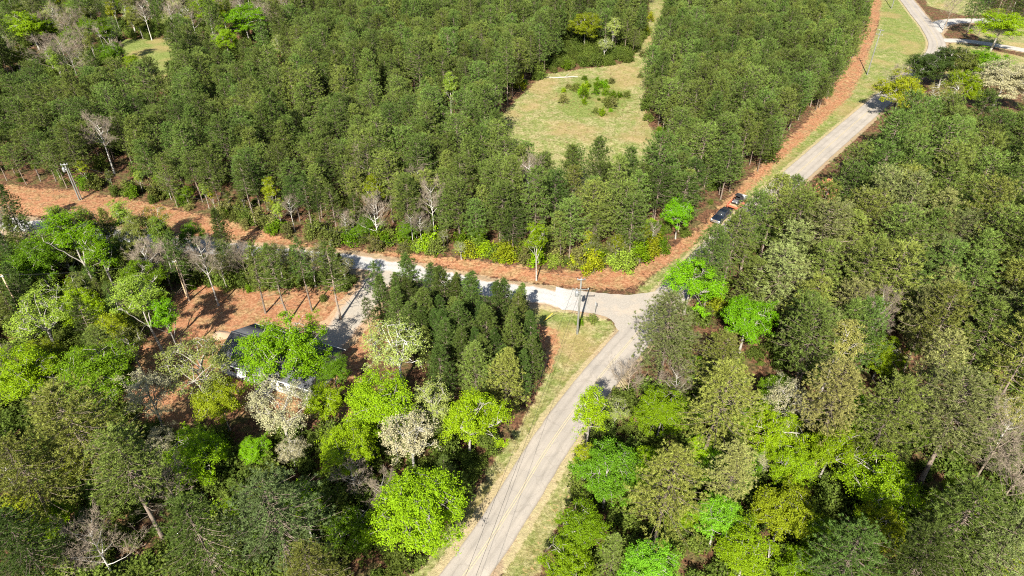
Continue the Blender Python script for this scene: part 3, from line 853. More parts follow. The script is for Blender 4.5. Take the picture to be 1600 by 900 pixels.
# ------------------------------------------------------------------ trees one can name, from the photograph
random.seed(11)
NAMED = [
 # right of the paved road
 ('B',0,1078,438,104,'emer','bright green tree beside the road junction, right of the paved road'),
 ('L',1,1045,512,125,'greyp','grey-green pine leaning over the road edge just below the junction'),
 ('B',1,1168,503,92,'emer','vivid green round tree set among the pines right of the junction'),
 ('K',1,1118,468,40,'yel','yellow-green bush between two vivid green trees right of the junction'),
 ('L',3,1130,560,95,'olive','olive pine just below the vivid green tree right of the junction'),
 ('N',2,984,588,60,'twig','grey leafless brush tree at the right edge of the paved road'),
 ('N',3,1058,598,55,'twig','small pale leafless tree between road brush and olive pine'),
 ('L',0,1122,612,135,'olive','broad olive pine above the lime tree by the road shadow'),
 ('T',2,920,650,62,'lime','lime green tree overhanging the right road edge beside its shadow'),
 ('O',0,963,642,50,'pale','small pale yellow tree beside the lime tree at the road edge'),
 ('B',2,1032,646,82,'lime','round lime tree below the leafless roadside brush'),
 ('B',4,950,735,112,'mint','tall mint green tree at the right side of the paved road'),
 ('T',0,912,725,48,'yel','narrow yellow-green tree squeezed between mint tree and road'),
 ('L',3,1042,752,135,'olive','dense olive pine right of the tall mint green tree'),
 ('B',1,1098,702,52,'lime','small lime tree between two olive pines'),
 ('O',1,1228,628,76,'cream','white blossoming tree among the pines on the right'),
 ('L',2,1150,728,88,'tan','tan-green pine beside a small white blossoming tree'),
 ('O',2,1197,718,52,'cream','small white blossoming tree beside the tan-green pine'),
 ('B',3,1212,682,100,'lime','lime tree directly below the white blossoming tree'),
 ('B',0,1295,706,100,'lime','lime tree in the middle of the lower right wood'),
 ('B',4,1240,735,80,'lime','yellowish lime tree with a bare branch, lower right wood'),
 ('B',3,1375,755,125,'lime','broad flat lime tree in the lower right wood'),
 ('B',2,1120,815,80,'mint','mint green tree low in the lower right wood'),
 ('B',1,1225,805,105,'yel','olive-lime tree right of the lower mint green tree'),
 ('B',0,1382,828,92,'yel','yellow-lime tree standing before dark pines at lower right'),
 ('B',2,905,828,84,'lime','lime tree by the grass verge at the lower right of the road'),
 ('B',3,888,880,92,'lime','lime tree at the bottom edge beside the right road verge'),
 ('Y',0,958,862,54,'olive','small pale olive pine near the bottom edge right of the road'),
 ('B',4,1015,884,95,'mint','mint green tree at the bottom edge right of the road'),
 ('B',0,1165,872,105,'lime','lime tree at the bottom edge below the mint green tree'),
 ('B',1,1245,892,80,'lime','lime tree at the bottom edge left of the dark pines'),
 ('L',1,1330,875,150,'dark','dark green pine at the bottom edge of the lower right wood'),
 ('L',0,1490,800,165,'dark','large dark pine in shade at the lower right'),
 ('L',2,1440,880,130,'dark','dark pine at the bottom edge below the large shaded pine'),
 ('B',2,1588,888,80,'yel','yellow-green tree in the bottom right corner'),
 ('L',3,1500,640,150,'greyp','grey-green pine left of the tan brush at the right edge'),
 ('L',1,1390,645,130,'olive','olive pine in the middle of the right wood'),
 ('L',0,1315,625,115,'tan','tan-olive pine right of the white blossoming tree'),
 ('T',1,1310,540,72,'gold','golden-tan tree left of the tall leafless tree'),
 ('B',3,1380,555,74,'lime','bright lime tree below the tall leafless tree in the right wood'),
 ('N',1,1372,495,62,'twig','tall pale leafless tree rising from the pines on the right'),
 ('N',3,1482,550,42,'twig','small white leafless tree in the right wood'),
 ('B',0,1500,577,42,'yel','small yellow-green tree under the small white leafless tree'),
 ('P',3,1290,312,46,'brown','dead pine with rust brown needles in the right stand'),
 ('N',0,1560,690,95,'twig','wide tan leafless brush tree at the right edge'),
 ('N',2,1590,745,90,'twig','tan leafless brush tree at the right edge below the wide one'),
 ('O',2,1585,650,80,'gold','pale golden tree at the right edge above the leafless brush'),
 ('L',2,1570,850,120,'greyp','grey-green pine above the bottom right corner tree'),
 ('L',0,1118,398,80,'pine','tall roadside pine right of the parked pickup, nearest it'),
 ('L',3,1147,367,80,'olive','tall roadside pine behind the parked pickup'),
 ('L',1,1178,337,78,'pine','tall roadside pine right of the trailer'),
 ('L',2,1212,308,72,'olive','tall roadside pine below the visible far stretch of road'),
 ('L',3,1236,306,60,'pine','tall pine at the lower end of the visible far road'),
 ('L',0,1356,302,54,'olive','tall pine beside the visible far stretch of road'),
 # upper right
 ('B',3,1408,142,80,'yel','lime-topped tree with white stems over the shaded far road'),
 ('N',3,1400,122,30,'twig','pale leafless tree just behind the lime-topped tree with white stems'),
 ('B',2,1562,42,86,'lime','round lime tree between two pale drives at the upper right'),
 ('B',4,1565,132,118,'cream','large whitish blossoming tree at the upper right edge'),
 ('B',1,1444,108,68,'dark','dark spreading tree in front of the far road bend'),
 ('B',4,1480,98,70,'dark','dark tree at the foot of the far road bend, right of another'),
 ('B',2,1510,104,62,'olive','olive tree right of the dark trees by the far road bend'),
 ('O',2,1472,152,62,'gold','golden-tan tree right of the lime-topped tree'),
 ('B',2,1540,106,68,'emer','green tree beside the large whitish blossoming tree'),
 ('B',3,1512,138,62,'lime','lime tree left of the large whitish blossoming tree'),
 ('P',0,1528,6,34,'dark','dark pine at the top edge, left of the round lime tree'),
 ('P',2,1550,2,36,'dark','dark pine behind the round lime tree at the upper right'),
 ('P',4,1578,6,34,'dark','dark pine at the top edge, right of the round lime tree'),
 ('P',5,1600,18,36,'dark','dark pine in the top right corner'),
 ('N',0,1488,10,40,'twig','leafless tree on the grass at the top right'),
 
 # upper left
 ('B',0,48,42,64,'lime','tall lime tree in the upper left corner wood'),
 ('N',0,98,88,78,'twig','grey-tan leafless tree below the tall lime tree at upper left'),
 ('B',1,25,92,36,'yel','yellow-green tree at the left edge of the upper left wood'),
 ('T',2,88,100,26,'palegrn','slim pale green tree in front of the grey-tan leafless tree'),
 ('B',2,385,35,75,'emer','bright green tree at the top, left of centre'),
 ('B',3,352,62,44,'lime','lime tree at the foot of the bright green tree at the top'),
 ('T',0,325,16,52,'lime','lime tree left of the bright green tree at the top'),
 ('O',0,440,70,34,'pale','small cream tree among dark pines at the top'),
 ('B',1,176,88,44,'grn','green bushy tree left of the small far field'),
 ('B',2,206,98,26,'lime','small lime tree just below the small far field'),
 ('T',1,168,50,32,'grn','green tree left of the far field and behind the bushy one'),
 ('N',1,158,215,54,'twig','tall pale leafless tree at the plantation edge, upper left'),
 ('T',2,703,140,28,'palegrn','slim bright green tree alone inside the pine plantation'),
 ('B',4,915,42,56,'yel','yellow-lime tree at the far side of the clearing'),
 ('T',1,958,45,24,'pale','pale lime tree right of the yellow-lime tree by the clearing'),
 ('O',2,945,70,30,'pale','small pale tree under the yellow-lime tree by the clearing'),
 ('T',0,840,378,42,'lime','bright lime tree at the plantation edge near the junction'),
 ('B',2,1062,335,50,'emer','green tree at the plantation corner opposite the pickup'),
 ('N',3,585,338,52,'twig','white leafless tree at the plantation edge, centre left'),
 ('T',1,585,300,36,'yel','yellow-green tree behind the white leafless tree at the edge'),
 ('T',2,425,305,30,'yel','slim yellow-green tree in the plantation edge, left'),
 ('O',1,718,352,22,'lime','small lime tree at the plantation foot, centre'),
 ('B',0,1020,352,30,'lime','small lime tree in the plantation edge near the corner'),
 ('O',2,720,390,26,'pale','small pale tree in the plantation foot beside the clay bank'),
 # lower left lot and wood
 ('T',1,118,372,84,'emer','tall bright green tree before the gravel road at far left'),
 ('B',1,62,415,92,'grn','broad green tree at the left edge before the gravel road'),
 ('T',0,192,348,42,'palegrn','slim pale green tree with white trunk by the clay bank'),
 ('O',2,242,345,58,'yel','yellow tree standing before the clay bank at left'),
 ('B',3,298,372,48,'grn','small dark green tree right of the yellow tree'),
 ('T',2,158,400,54,'emer','bright green tree with dark trunk beside the tallest left tree'),
 ('O',0,62,498,110,'palegrn','pale grey-lime tree at the left edge with white branches'),
 ('T',1,222,470,72,'palegrn','pale green tree left of the tan utility pole'),
 ('T',0,262,500,48,'emer','bright green tree between pale tree and red clay lot'),
 ('O',1,205,540,62,'olive','sparse olive tree below the pale green tree by the lot'),
 ('N',1,322,415,52,'palegrn','pale leafless tree right of the tan utility pole'),
 ('O',1,345,420,40,'olive','sparse olive tree right of the pale leafless tree'),
 ('B',4,35,592,112,'lime','lime tree at the left edge below the pale grey-lime tree'),
 ('B',2,155,588,118,'grn','dark green spreading tree left of the house'),
 ('O',0,316,568,128,'pale','pale yellow tree at the left end of the house'),
 ('B',3,452,548,138,'emer','large vivid green tree covering the middle of the house'),
 ('O',2,622,545,118,'pale','pale lime tree with white limbs beside the dark pine stand'),
 ('O',1,232,618,84,'cream','cream half-bare tree left of the red clay path'),
 ('B',1,345,632,84,'yel','yellow-lime tree in front of the house'),
 ('O',0,438,646,106,'cream','cream tree with white stems in front of the house'),
 ('B',1,505,632,70,'lime','lime tree at the right front corner of the house'),
 ('B',2,520,580,52,'grn','small dark green tree at the right end of the house'),
 ('B',2,600,634,112,'lime','lime green tree below the pale lime tree with white limbs'),
 ('O',2,642,685,104,'cream','round cream blossoming tree left of the paved road'),
 ('B',0,730,658,110,'lime','lime tree at the left side of the paved road'),
 ('B',4,655,800,160,'lime','largest lime tree, at the bottom left of the paved road'),
 ('B',3,312,708,98,'lime','lime tree above the blue-green pine'),
 ('B',1,400,708,56,'emer','small emerald tree right of the lime tree above the blue-green pine'),
 ('O',1,256,690,48,'cream','slim cream tree left of the lime tree above the blue-green pine'),
 ('O',2,455,705,56,'cream','small cream tree above the blue-green pine'),
 ('B',2,545,712,90,'lime','lime tree below the right front corner of the house'),
 ('N',3,552,745,60,'twig','white leafless tree left of the largest lime tree'),
 ('L',1,432,805,180,'blue','large blue-green pine near the bottom left'),
 ('L',0,300,830,150,'dark','dark pine left of the large blue-green pine'),
 ('L',3,120,670,170,'olive','broad olive pine at the lower left'),
 ('L',2,195,720,130,'olive','olive pine right of the broad olive pine at lower left'),
 ('L',1,40,740,130,'olive','olive pine at the left edge near the bottom'),
 ('N',3,152,858,92,'twig','white leafless tree at the bottom left'),
 ('B',0,85,812,80,'lime','lime tree at the bottom left behind the white leafless tree'),
 ('L',0,480,890,120,'olive','olive pine at the bottom edge left of the largest lime tree'),
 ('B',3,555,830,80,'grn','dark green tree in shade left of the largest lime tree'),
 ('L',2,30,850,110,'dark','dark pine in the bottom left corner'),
 ('N',0,262,760,70,'twig','grey leafless tree between olive pine and blue-green pine'),
 ('O',2,120,620,70,'pale','pale yellow tree above the broad olive pine'),
 ('B',4,70,560,70,'yel','yellow-lime tree under the pale grey-lime tree'),
 ('Y',1,12,322,50,'dark','dark pine at the left edge over the gravel road'),
 ('Y',0,12,395,40,'dark','dark pine at the left edge below the gravel road'),
 # young pines round the lot
 ('Y',1,640,440,70,'dark','dark pine at the left rear of the dense stand by the gravel road'),
 ('Y',0,692,460,66,'dark','dark pine in the rear row of the dense stand, second from left'),
 ('Y',2,735,468,60,'dark','dark pine in the rear row of the dense stand, third from left'),
 ('Y',1,778,480,62,'dark','dark pine in the rear right corner of the dense stand'),
 ('Y',0,662,492,72,'dark','dark pine in the middle left of the dense stand'),
 ('Y',1,715,512,72,'dark','dark pine in the very middle of the dense stand'),
 ('Y',2,762,522,72,'dark','dark pine in the middle right of the dense stand'),
 ('Y',0,800,535,62,'dark','dark pine at the right edge of the dense stand'),
 ('Y',1,740,575,80,'pine','dark pine in the front of the dense stand by the lime tree'),
 ('Y',0,790,588,80,'olive','olive pine at the front right corner of the dense stand'),
 ('Y',2,690,580,66,'dark','dark pine in the front of the dense stand beside the pale lime tree'),
 ('Y',2,600,468,46,'dark','dark pine at the driveway side of the dense stand'),
 ('Y',1,830,560,50,'dark','dark pine standing furthest right in the dense stand'),
 ('I',0,432,422,58,'dark','slim pine at the clay lot edge, second from the driveway'),
 ('I',1,518,422,58,'dark','slim pine at the clay lot edge nearest the driveway'),
 ('I',2,470,405,44,'dark','slim pine between gravel road and clay lot'),
 ('I',1,395,415,46,'pine','slim pine at the clay lot edge beside the olive tree'),
 ('I',0,590,440,40,'pine','slim pine over the driveway entrance'),
 ('I',2,575,485,30,'dark','thin pine with bare trunk beside the driveway'),
 ('I',1,130,500,44,'dark','slim dark pine in the shaded wood left of the clay lot'),
 ('I',0,270,395,46,'dark','slim dark pine behind the tan utility pole'),
 ('Y',2,345,360,40,'dark','dark pine casting its shadow on the clay bank at left'),
 ('Y',0,262,380,44,'dark','dark pine between the yellow tree and the tan utility pole'),
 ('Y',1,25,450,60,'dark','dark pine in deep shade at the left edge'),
]
for k, v, px, py, w, hue, lab in NAMED:
    x, y, s = by_crown(k, v, px, py, w)
    plant(k, v, x, y, s, hue, lab)

# ------------------------------------------------------------------ pine woods
PLANT_1 = poly([(-120, 268), (0, 286), (130, 297), (250, 316), (480, 377), (700, 399), (850, 418), (985, 412), (1080, 362), (1118, 326), (1192, 262), (1277, 178), (1329, 98), (1358, 0), (1360, -35), (-300, -35), (-300, 200)])
PLANT_2 = poly([(1050, 560), (1075, 470), (1125, 418), (1290, 295), (1345, 282), (1400, 266), (1470, 256), (1560, 248), (1760, 240), (1900, 420), (1800, 660), (1450, 690), (1290, 660), (1150, 620)])
CLEARING = poly([(786, 178), (850, 116), (985, 98), (1012, 50), (1014, -40), (1046, -40), (1038, 40), (1010, 110), (1010, 190), (1054, 264), (1022, 298), (900, 310), (802, 290), (782, 232)])
MIXED = poly([(-300, -40), (500, -40), (470, 40), (430, 78), (300, 118), (180, 128), (90, 130), (0, 116), (-300, 110)])
FIELD = poly([(190, 62), (262, 62), (285, 100), (290, 155), (225, 158), (196, 100)])

def scatter(P, step, seed, rot=0.3, jit=0.36):
    rng = np.random.RandomState(seed)
    P = np.asarray(P); c = P.mean(0); rad = np.abs(P - c).max() * 1.5
    n = int(rad / step) + 1
    i, j = np.meshgrid(np.arange(-n, n + 1), np.arange(-n, n + 1))
    q = np.stack([i.ravel() * step, j.ravel() * step], 1) + rng.uniform(-jit, jit, (i.size, 2)) * step
    ca, sa = math.cos(rot), math.sin(rot)
    q = q @ np.array([[ca, sa], [-sa, ca]]) + c
    return q[sdist(P, q[:, 0], q[:, 1]) > 0]

def in_view(q, margin=60, z=7.0):
    dep = q[:, 1] * FWD[1] + (z - CAM_H) * FWD[2]
    px = 800 + FOCAL * q[:, 0] / dep
    up = q[:, 1] * UPV[1] + (z - CAM_H) * UPV[2]
    py = 450 - FOCAL * up / dep
    return (px > -margin) & (px < 1600 + margin) & (py > -margin) & (py < 900 + margin * 2)

def clear_of(q, k=0.62, extra=0.0):
    T = np.array([(t[0], t[1], t[2]) for t in TREES])
    out = np.ones(len(q), bool)
    for x, y, r in T:
        out &= np.hypot(q[:, 0] - x, q[:, 1] - y) > r * k + extra
    return out

def not_before(q, z=10.0):
    """keep the crowns one can name free of filler trees in front of them"""
    dep = q[:, 1] * FWD[1] + (z - CAM_H) * FWD[2]
    px = 800 + FOCAL * q[:, 0] / dep
    py = 450 - FOCAL * (q[:, 1] * UPV[1] + (z - CAM_H) * UPV[2]) / dep
    out = np.ones(len(q), bool)
    for (k, v, nx_, ny_, w, hue, lab), (tx, ty, tr_, tk) in zip(NAMED, TREES):
        if k in 'PY' and hue != 'brown': continue
        e = ((px - nx_) / (0.5 * w + 9)) ** 2 + ((py - ny_) / (0.42 * w + 12)) ** 2
        out &= ~((e < 1) & (q[:, 1] < ty + 0.5))
    return out

OPEN_SPOTS = [(1268, 242, 12), (1290, 228, 14), (1312, 206, 14), (1332, 188, 14), (1350, 172, 14), (1368, 158, 12), (1384, 142, 10), (1127, 340, 14), (1148, 318, 14), (1455, 60, 16), (1440, 25, 14), (1490, 36, 14),
              (1462, 78, 8), (1560, 86, 8), (1590, 95, 8), (232, 84, 14), (1375, 60, 20), (1350, 110, 14), (545, 490, 14), (565, 468, 10), (310, 480, 10)] + [(x_, 352 + (x_ - 300) * 0.13, 9) for x_ in range(300, 620, 20)] + [(x_, 398 + (x_ - 620) * 0.11, 7) for x_ in range(620, 840, 20)]
def not_over(q, hs=(3, 7, 11, 14.5), rad=2.6):
    """leave the road, bank and lot open where the photograph shows them open"""
    out = np.ones(len(q), bool)
    for z in hs:
        dep = q[:, 1] * FWD[1] + (z - CAM_H) * FWD[2]
        px = 800 + FOCAL * q[:, 0] / dep
        py = 450 - FOCAL * (q[:, 1] * UPV[1] + (z - CAM_H) * UPV[2]) / dep
        rp = rad * FOCAL / dep * (1.0 if z > 5 else 0.4)
        for ox, oy, r in OPEN_SPOTS:
            gy_ = S(ox, oy)[1]
            out &= ~((np.hypot(px - ox, py - oy) < r + rp) & (q[:, 1] < gy_ + 1))
    return out

def off_roads(q, m=1.2):
    return (ldist(ROAD, q[:, 0], q[:, 1]) > 3.2 + m) & (ldist(GRAVEL, q[:, 0], q[:, 1]) > 2.8 + m) & (ldist(SPUR_A, q[:, 0], q[:, 1]) > 3.2 + m) & (ldist(SPUR_B, q[:, 0], q[:, 1]) > 2.2 + m) & (ldist(DRIVE, q[:, 0], q[:, 1]) > 3.0 + m)

# ------------------------------------------------------------------ filling trees of the mixed woods
WORD = dict(P='pine', L='pine', Y='pine', I='pine', B='leafy tree', T='leafy tree', O='leafy tree', N='leafless tree', K='shrub')
HWORD = dict(grn='green', emer='bright green', lime='lime', olive='olive', tan='tan', pale='pale', yel='yellow-green', twig='grey', palegrn='pale green')
ROWS = []           # trees of far places, told apart by colour and by their order from the left
LATER = []          # trees whose label names the nearest tree or thing one can find
def plant_later(kind, v, x, y, s, hue, group, rz, zk=1.0):
    e = plant(kind, v, x, y, s, hue, 'x', group, rz, zk=zk)
    LATER.append((WORD[kind], x, y, e))
    return e
WOOD_LL = poly([(-60, 430), (60, 440), (150, 470), (200, 560), (170, 640), (260, 680), (420, 690), (540, 690), (600, 640), (690, 640), (770, 700), (700, 810), (640, 920), (-120, 960), (-160, 600)])
WOOD_LR = poly([(925, 690), (960, 640), (1060, 600), (1150, 640), (1300, 660), (1470, 680), (1750, 640), (1850, 960), (860, 960), (880, 860), (905, 800)])
STRIP_B = poly([(280, 412), (420, 424), (560, 432), (560, 452), (430, 452), (330, 446), (280, 445)])
STRIP = poly([(-40, 384), (120, 392), (280, 412), (285, 445), (262, 470), (225, 540), (150, 560), (60, 520), (-80, 480)])
STAND = poly([(585, 455), (640, 440), (720, 455), (800, 480), (835, 540), (845, 600), (800, 660), (690, 640), (640, 580), (600, 520)])
def fill(P, step, seed, choices, place, k=0.75, lo=0.7, hi=1.0, lim=999, hs=(3, 6, 9)):
    rng = random.Random(seed)
    q = scatter(P, step, seed, 0.2, 0.45)
    q = q[in_view(q, 40) & off_roads(q, 1.8) & not_before(q, 7.0) & not_over(q, hs, 1.8)]
    idx_ = list(range(len(q)))
    rng.shuffle(idx_)
    n = 0
    for i in idx_:
        x, y = q[i]
        if n >= lim: break
        if abs(x - HOUSE_C[0]) < 11 and abs(y - HOUSE_C[1]) < 9: continue
        if not clear_of(q[i:i + 1], k, 0.8)[0]: continue
        kind, hue = rng.choice(choices)
        plant_later(kind, rng.randrange(6), x, y, rng.uniform(lo, hi), hue, WORD[kind] + 's of the ' + place, rng.uniform(0, 6.28))
        n += 1
    return n
n1 = fill(WOOD_LL, 4.6, 31, [('B', 'grn'), ('B', 'lime'), ('T', 'lime'), ('L', 'olive'), ('Y', 'pine'), ('O', 'pale'), ('N', 'twig'), ('B', 'yel')], 'lower left wood', 0.7, 0.5, 0.85)
n2 = fill(WOOD_LR, 4.6, 32, [('B', 'grn'), ('B', 'lime'), ('T', 'grn'), ('L', 'olive'), ('B', 'emer'), ('B', 'lime'), ('T', 'lime'), ('B', 'yel')], 'lower right wood', 0.7, 0.5, 0.85)
n3 = fill(STRIP, 3.2, 37, [('I', 'dark'), ('I', 'pine'), ('Y', 'olive'), ('N', 'twig'), ('T', 'olive'), ('O', 'olive'), ('T', 'grn'), ('Y', 'dark'), ('B', 'grn'), ('T', 'palegrn')], 'strip below the gravel road', 0.35, 0.62, 0.95)
n3 += fill(STRIP_B, 2.1, 39, [('I', 'dark'), ('I', 'pine'), ('Y', 'olive'), ('N', 'twig'), ('O', 'olive'), ('Y', 'pine'), ('O', 'tan')], 'strip below the gravel road', 0.25, 0.5, 0.74, 120, (2, 4))
n4 = fill(STAND, 2.5, 38, [('Y', 'dark'), ('Y', 'dark'), ('Y', 'pine')], 'dense stand by the driveway', 0.36, 0.7, 0.95, 99, (2, 5, 8))
rngm = random.Random(5)
qm = scatter(MIXED, 6.6, 33, 0.2, 0.45)
qm = qm[in_view(qm, 25) & (sdist(FIELD, qm[:, 0], qm[:, 1]) < 0) & not_before(qm, 7.0) & clear_of(qm, 0.6, 0.8)]
far_extra = []
for x, y in qm:
    kind, hue = rngm.choice([('N', 'twig')] * 4 + [('P', 'pine')] * 3 + [('B', 'grn'), ('T', 'olive'), ('O', 'tan'), ('B', 'olive'), ('O', 'olive'), ('T', 'yel'), ('O', 'pale')])
    if kind == 'P':
        far_extra.append((x, y)); continue
    e = plant(kind, rngm.randrange(6), x, y, rngm.uniform(0.65, 1.0), hue, 'x', WORD[kind] + 's of the far mixed wood', rngm.uniform(0, 6.28))
    ROWS.append((HWORD[hue] + ' ' + WORD[kind], 'the far mixed wood at the top left', x / (y * FWD[1] - (7 - CAM_H) * -FWD[2]), e))
UR = poly([(1440, 212), (1500, 198), (1700, 180), (1700, 225), (1450, 232)])
UR2 = poly([(1540, -30), (1700, -30), (1700, 70), (1640, 60), (1600, 30), (1545, 12)])
fill(UR, 6.0, 35, [('B', 'grn'), ('L', 'olive'), ('O', 'pale')], 'wood by the upper right drive', 0.6, 0.6, 0.85)
fill(UR2, 6.0, 36, [('L', 'dark'), ('L', 'olive'), ('N', 'twig')], 'wood in the top right corner', 0.6, 0.7, 0.95)
print('fill', n1, n2, n3, n4, len(qm))

q1 = scatter(PLANT_1, 4.25, 21, 0.42, 0.52)
q1 = q1[(sdist(CLEARING, q1[:, 0], q1[:, 1]) < -0.5) & (sdist(MIXED, q1[:, 0], q1[:, 1]) < 0) & (sdist(FIELD, q1[:, 0], q1[:, 1]) < 0)]
q1 = q1[in_view(q1) & not_before(q1) & not_over(q1, (3, 7, 11)) & off_roads(q1) & clear_of(q1, 0.55, 1.0)]
# a few thin places
thin = vnoise(q1[:, 0] + 100, q1[:, 1] + 60, 9.0)
q1 = q1[(thin > 0.22) | (np.random.RandomState(3).rand(len(q1)) > 0.5)]
q2 = scatter(PLANT_2, 4.7, 22, 0.15, 0.5)
q2 = q2[in_view(q2) & not_before(q2) & not_over(q2) & off_roads(q2, 0.9) & clear_of(q2, 0.5, 1.0)]
qe = np.array(far_extra)
qa = np.concatenate([q1, q2, qe]); src = np.concatenate([np.zeros(len(q1)), np.ones(len(q2)), np.zeros(len(qe))])
order = np.argsort(np.hypot(qa[:, 0], qa[:, 1]))
qa, src = qa[order], src[order]
n_named = sum(1 for t in TREES if t[3] in 'PLYI')
N_IND = max(0, 300 - n_named)
prng = random.Random(77)
first = {}
for i in range(min(N_IND, len(qa))):
    x, y = qa[i]
    v = prng.randrange(len(PINE))
    if src[i] == 0:
        dist = sdist(PLANT_1, np.array([x]), np.array([y]))[0]
        grp = 'front row pines along the clay bank' if dist < 4.5 else 'plantation pines behind the front row'
        s, hue = prng.uniform(0.78, 1.15), prng.choice(['pine', 'pine', 'pine', 'olive', 'dark'])
    else:
        grp = 'pines in the stand right of the road'
        s, hue = prng.uniform(1.08, 1.38), prng.choice(['pine', 'pine', 'olive', 'olive', 'greyp', 'greyp'])
    kd = 'P'
    if src[i] == 0 and dist < 6.5 and x < -20 and prng.random() < 0.75:
        kd, s = 'I', s * 1.3
    elif src[i] == 0 and prng.random() < 0.025:
        kd, v, grp = 'N', 1, 'leafless trees in the plantation'
    e = plant_later(kd, v, x, y, s, hue, grp, prng.uniform(0, 6.28), prng.uniform(0.84, 1.14) * (0.86 + 0.28 * float(vnoise(x, y, 13.0))))
    if kd == 'P': first.setdefault(v, e)

def gn_scatter(name, pts, zs, rot, scl, var, pairs, color, label):
    """one mass of plants: the meshes of standing plants repeated on points"""
    me = bpy.data.meshes.new(name)
    me.from_pydata([(float(p[0]), float(p[1]), float(z)) for p, z in zip(pts, zs)], [], [])
    for nm, typ, dat in (('rot', 'FLOAT', rot), ('scl', 'FLOAT', scl), ('var', 'INT', var), ('zk', 'FLOAT', (0.86 + 0.28 * vnoise(pts[:, 0], pts[:, 1], 13.0)) * np.random.RandomState(1).uniform(0.84, 1.14, len(pts)))):
        a = me.attributes.new(nm, typ, 'POINT'); a.data.foreach_set('value', np.asarray(dat))
    o = link(name, me)
    o.color = (*color, 1)
    tag(o, label, kind='stuff')
    ng = bpy.data.node_groups.new(name, 'GeometryNodeTree')
    ng.interface.new_socket('Geometry', in_out='INPUT', socket_type='NodeSocketGeometry')
    ng.interface.new_socket('Geometry', in_out='OUTPUT', socket_type='NodeSocketGeometry')
    gi = ng.nodes.new('NodeGroupInput'); go = ng.nodes.new('NodeGroupOutput')
    coll = ng.nodes.new('GeometryNodeJoinGeometry')
    for parts in pairs:
        j = ng.nodes.new('GeometryNodeJoinGeometry')
        for p in parts:
            oi = ng.nodes.new('GeometryNodeObjectInfo'); oi.transform_space = 'ORIGINAL'
            oi.inputs['Object'].default_value = p
            ng.links.new(oi.outputs['Geometry'], j.inputs[0])
        gt = ng.nodes.new('GeometryNodeGeometryToInstance')
        ng.links.new(j.outputs[0], gt.inputs[0]); ng.links.new(gt.outputs[0], coll.inputs[0])
    ip = ng.nodes.new('GeometryNodeInstanceOnPoints')
    def att(nm, typ):
        a = ng.nodes.new('GeometryNodeInputNamedAttribute'); a.data_type = typ
        a.inputs['Name'].default_value = nm
        return a.outputs[0]
    ng.links.new(gi.outputs[0], ip.inputs['Points'])
    ng.links.new(coll.outputs[0], ip.inputs['Instance'])
    ip.inputs['Pick Instance'].default_value = True
    ng.links.new(att('var', 'INT'), ip.inputs['Instance Index'])
    cx = ng.nodes.new('ShaderNodeCombineXYZ'); ng.links.new(att('rot', 'FLOAT'), cx.inputs[2])
    er = ng.nodes.new('FunctionNodeEulerToRotation'); ng.links.new(cx.outputs[0], er.inputs[0])
    ng.links.new(er.outputs[0], ip.inputs['Rotation'])
    cs = ng.nodes.new('ShaderNodeCombineXYZ')
    sa = att('scl', 'FLOAT')
    zm = ng.nodes.new('ShaderNodeMath'); zm.operation = 'MULTIPLY'
    ng.links.new(sa, zm.inputs[0]); ng.links.new(att('zk', 'FLOAT'), zm.inputs[1])
    for k in range(2): ng.links.new(sa, cs.inputs[k])
    ng.links.new(zm.outputs[0], cs.inputs[2])
    ng.links.new(cs.outputs[0], ip.inputs['Scale'])
    ng.links.new(ip.outputs[0], go.inputs[0])
    md = o.modifiers.new('scatter', 'NODES'); md.node_group = ng
    return o

def kids(e): return [c for c in e.children]
bpy.context.view_layer.update()
far = qa[N_IND:]
fr = np.random.RandomState(9)
fsrc = src[N_IND:]
gn_scatter('pine_wood', far, ground_at(far[:, 0], far[:, 1]), fr.uniform(0, 6.28, len(far)), np.where(fsrc == 0, fr.uniform(0.74, 1.18, len(far)), fr.uniform(1.08, 1.36, len(far))),
           fr.randint(0, len(first), len(far)), [kids(e) for e in first.values()], HUE['pine'], 'far ranks of the dense dark green pine plantation, reading as one mass')
print('pines: individual', N_IND, 'mass', len(far), 'named', n_named)

# ------------------------------------------------------------------ shrubs
srng = random.Random(41)
edge = smooth_line([np.array(S(*p)) for p in [(0, 287), (130, 298), (250, 317), (480, 378), (700, 401), (850, 420), (985, 414), (1082, 362)]], 6)
L_ = np.concatenate([[0], np.cumsum(np.hypot(*np.diff(edge, axis=0).T))])
sh_first = []
for i in range(95):
    t = srng.random() ** 0.5 * L_[-1] * 0.94
    x = np.interp(t, L_, edge[:, 0]) + srng.gauss(0, 0.8); y = np.interp(t, L_, edge[:, 1]) + srng.gauss(2.0, 1.0)
    hue = srng.choice(['grn', 'yel', 'lime', 'olive', 'tan', 'palegrn'] if x > -22 else ['olive', 'tan', 'olive', 'tan', 'grn'])
    e = plant_later('K', srng.randrange(4), x, y, srng.uniform(0.7, 1.7), hue, 'shrubs along the plantation foot', srng.uniform(0, 6.28))
    sh_first.append(e)
cg = scatter(CLEAR_GREEN, 3.2, 44, 0.3, 0.5)
cg = cg[vnoise(cg[:, 0], cg[:, 1], 5.0) > 0.36]
for x, y in cg:
    hue = srng.choice(['grn', 'grn', 'emer', 'lime', 'olive', 'tan'])
    e = plant('K', srng.randrange(4), x, y, srng.uniform(0.45, 1.3), hue, 'x', 'shrub thicket in the clearing', srng.uniform(0, 6.28), zk=srng.uniform(0.6, 1.1))
    ROWS.append((HWORD[hue] + ' shrub', 'the thicket in the clearing', x / (y + 50), e))
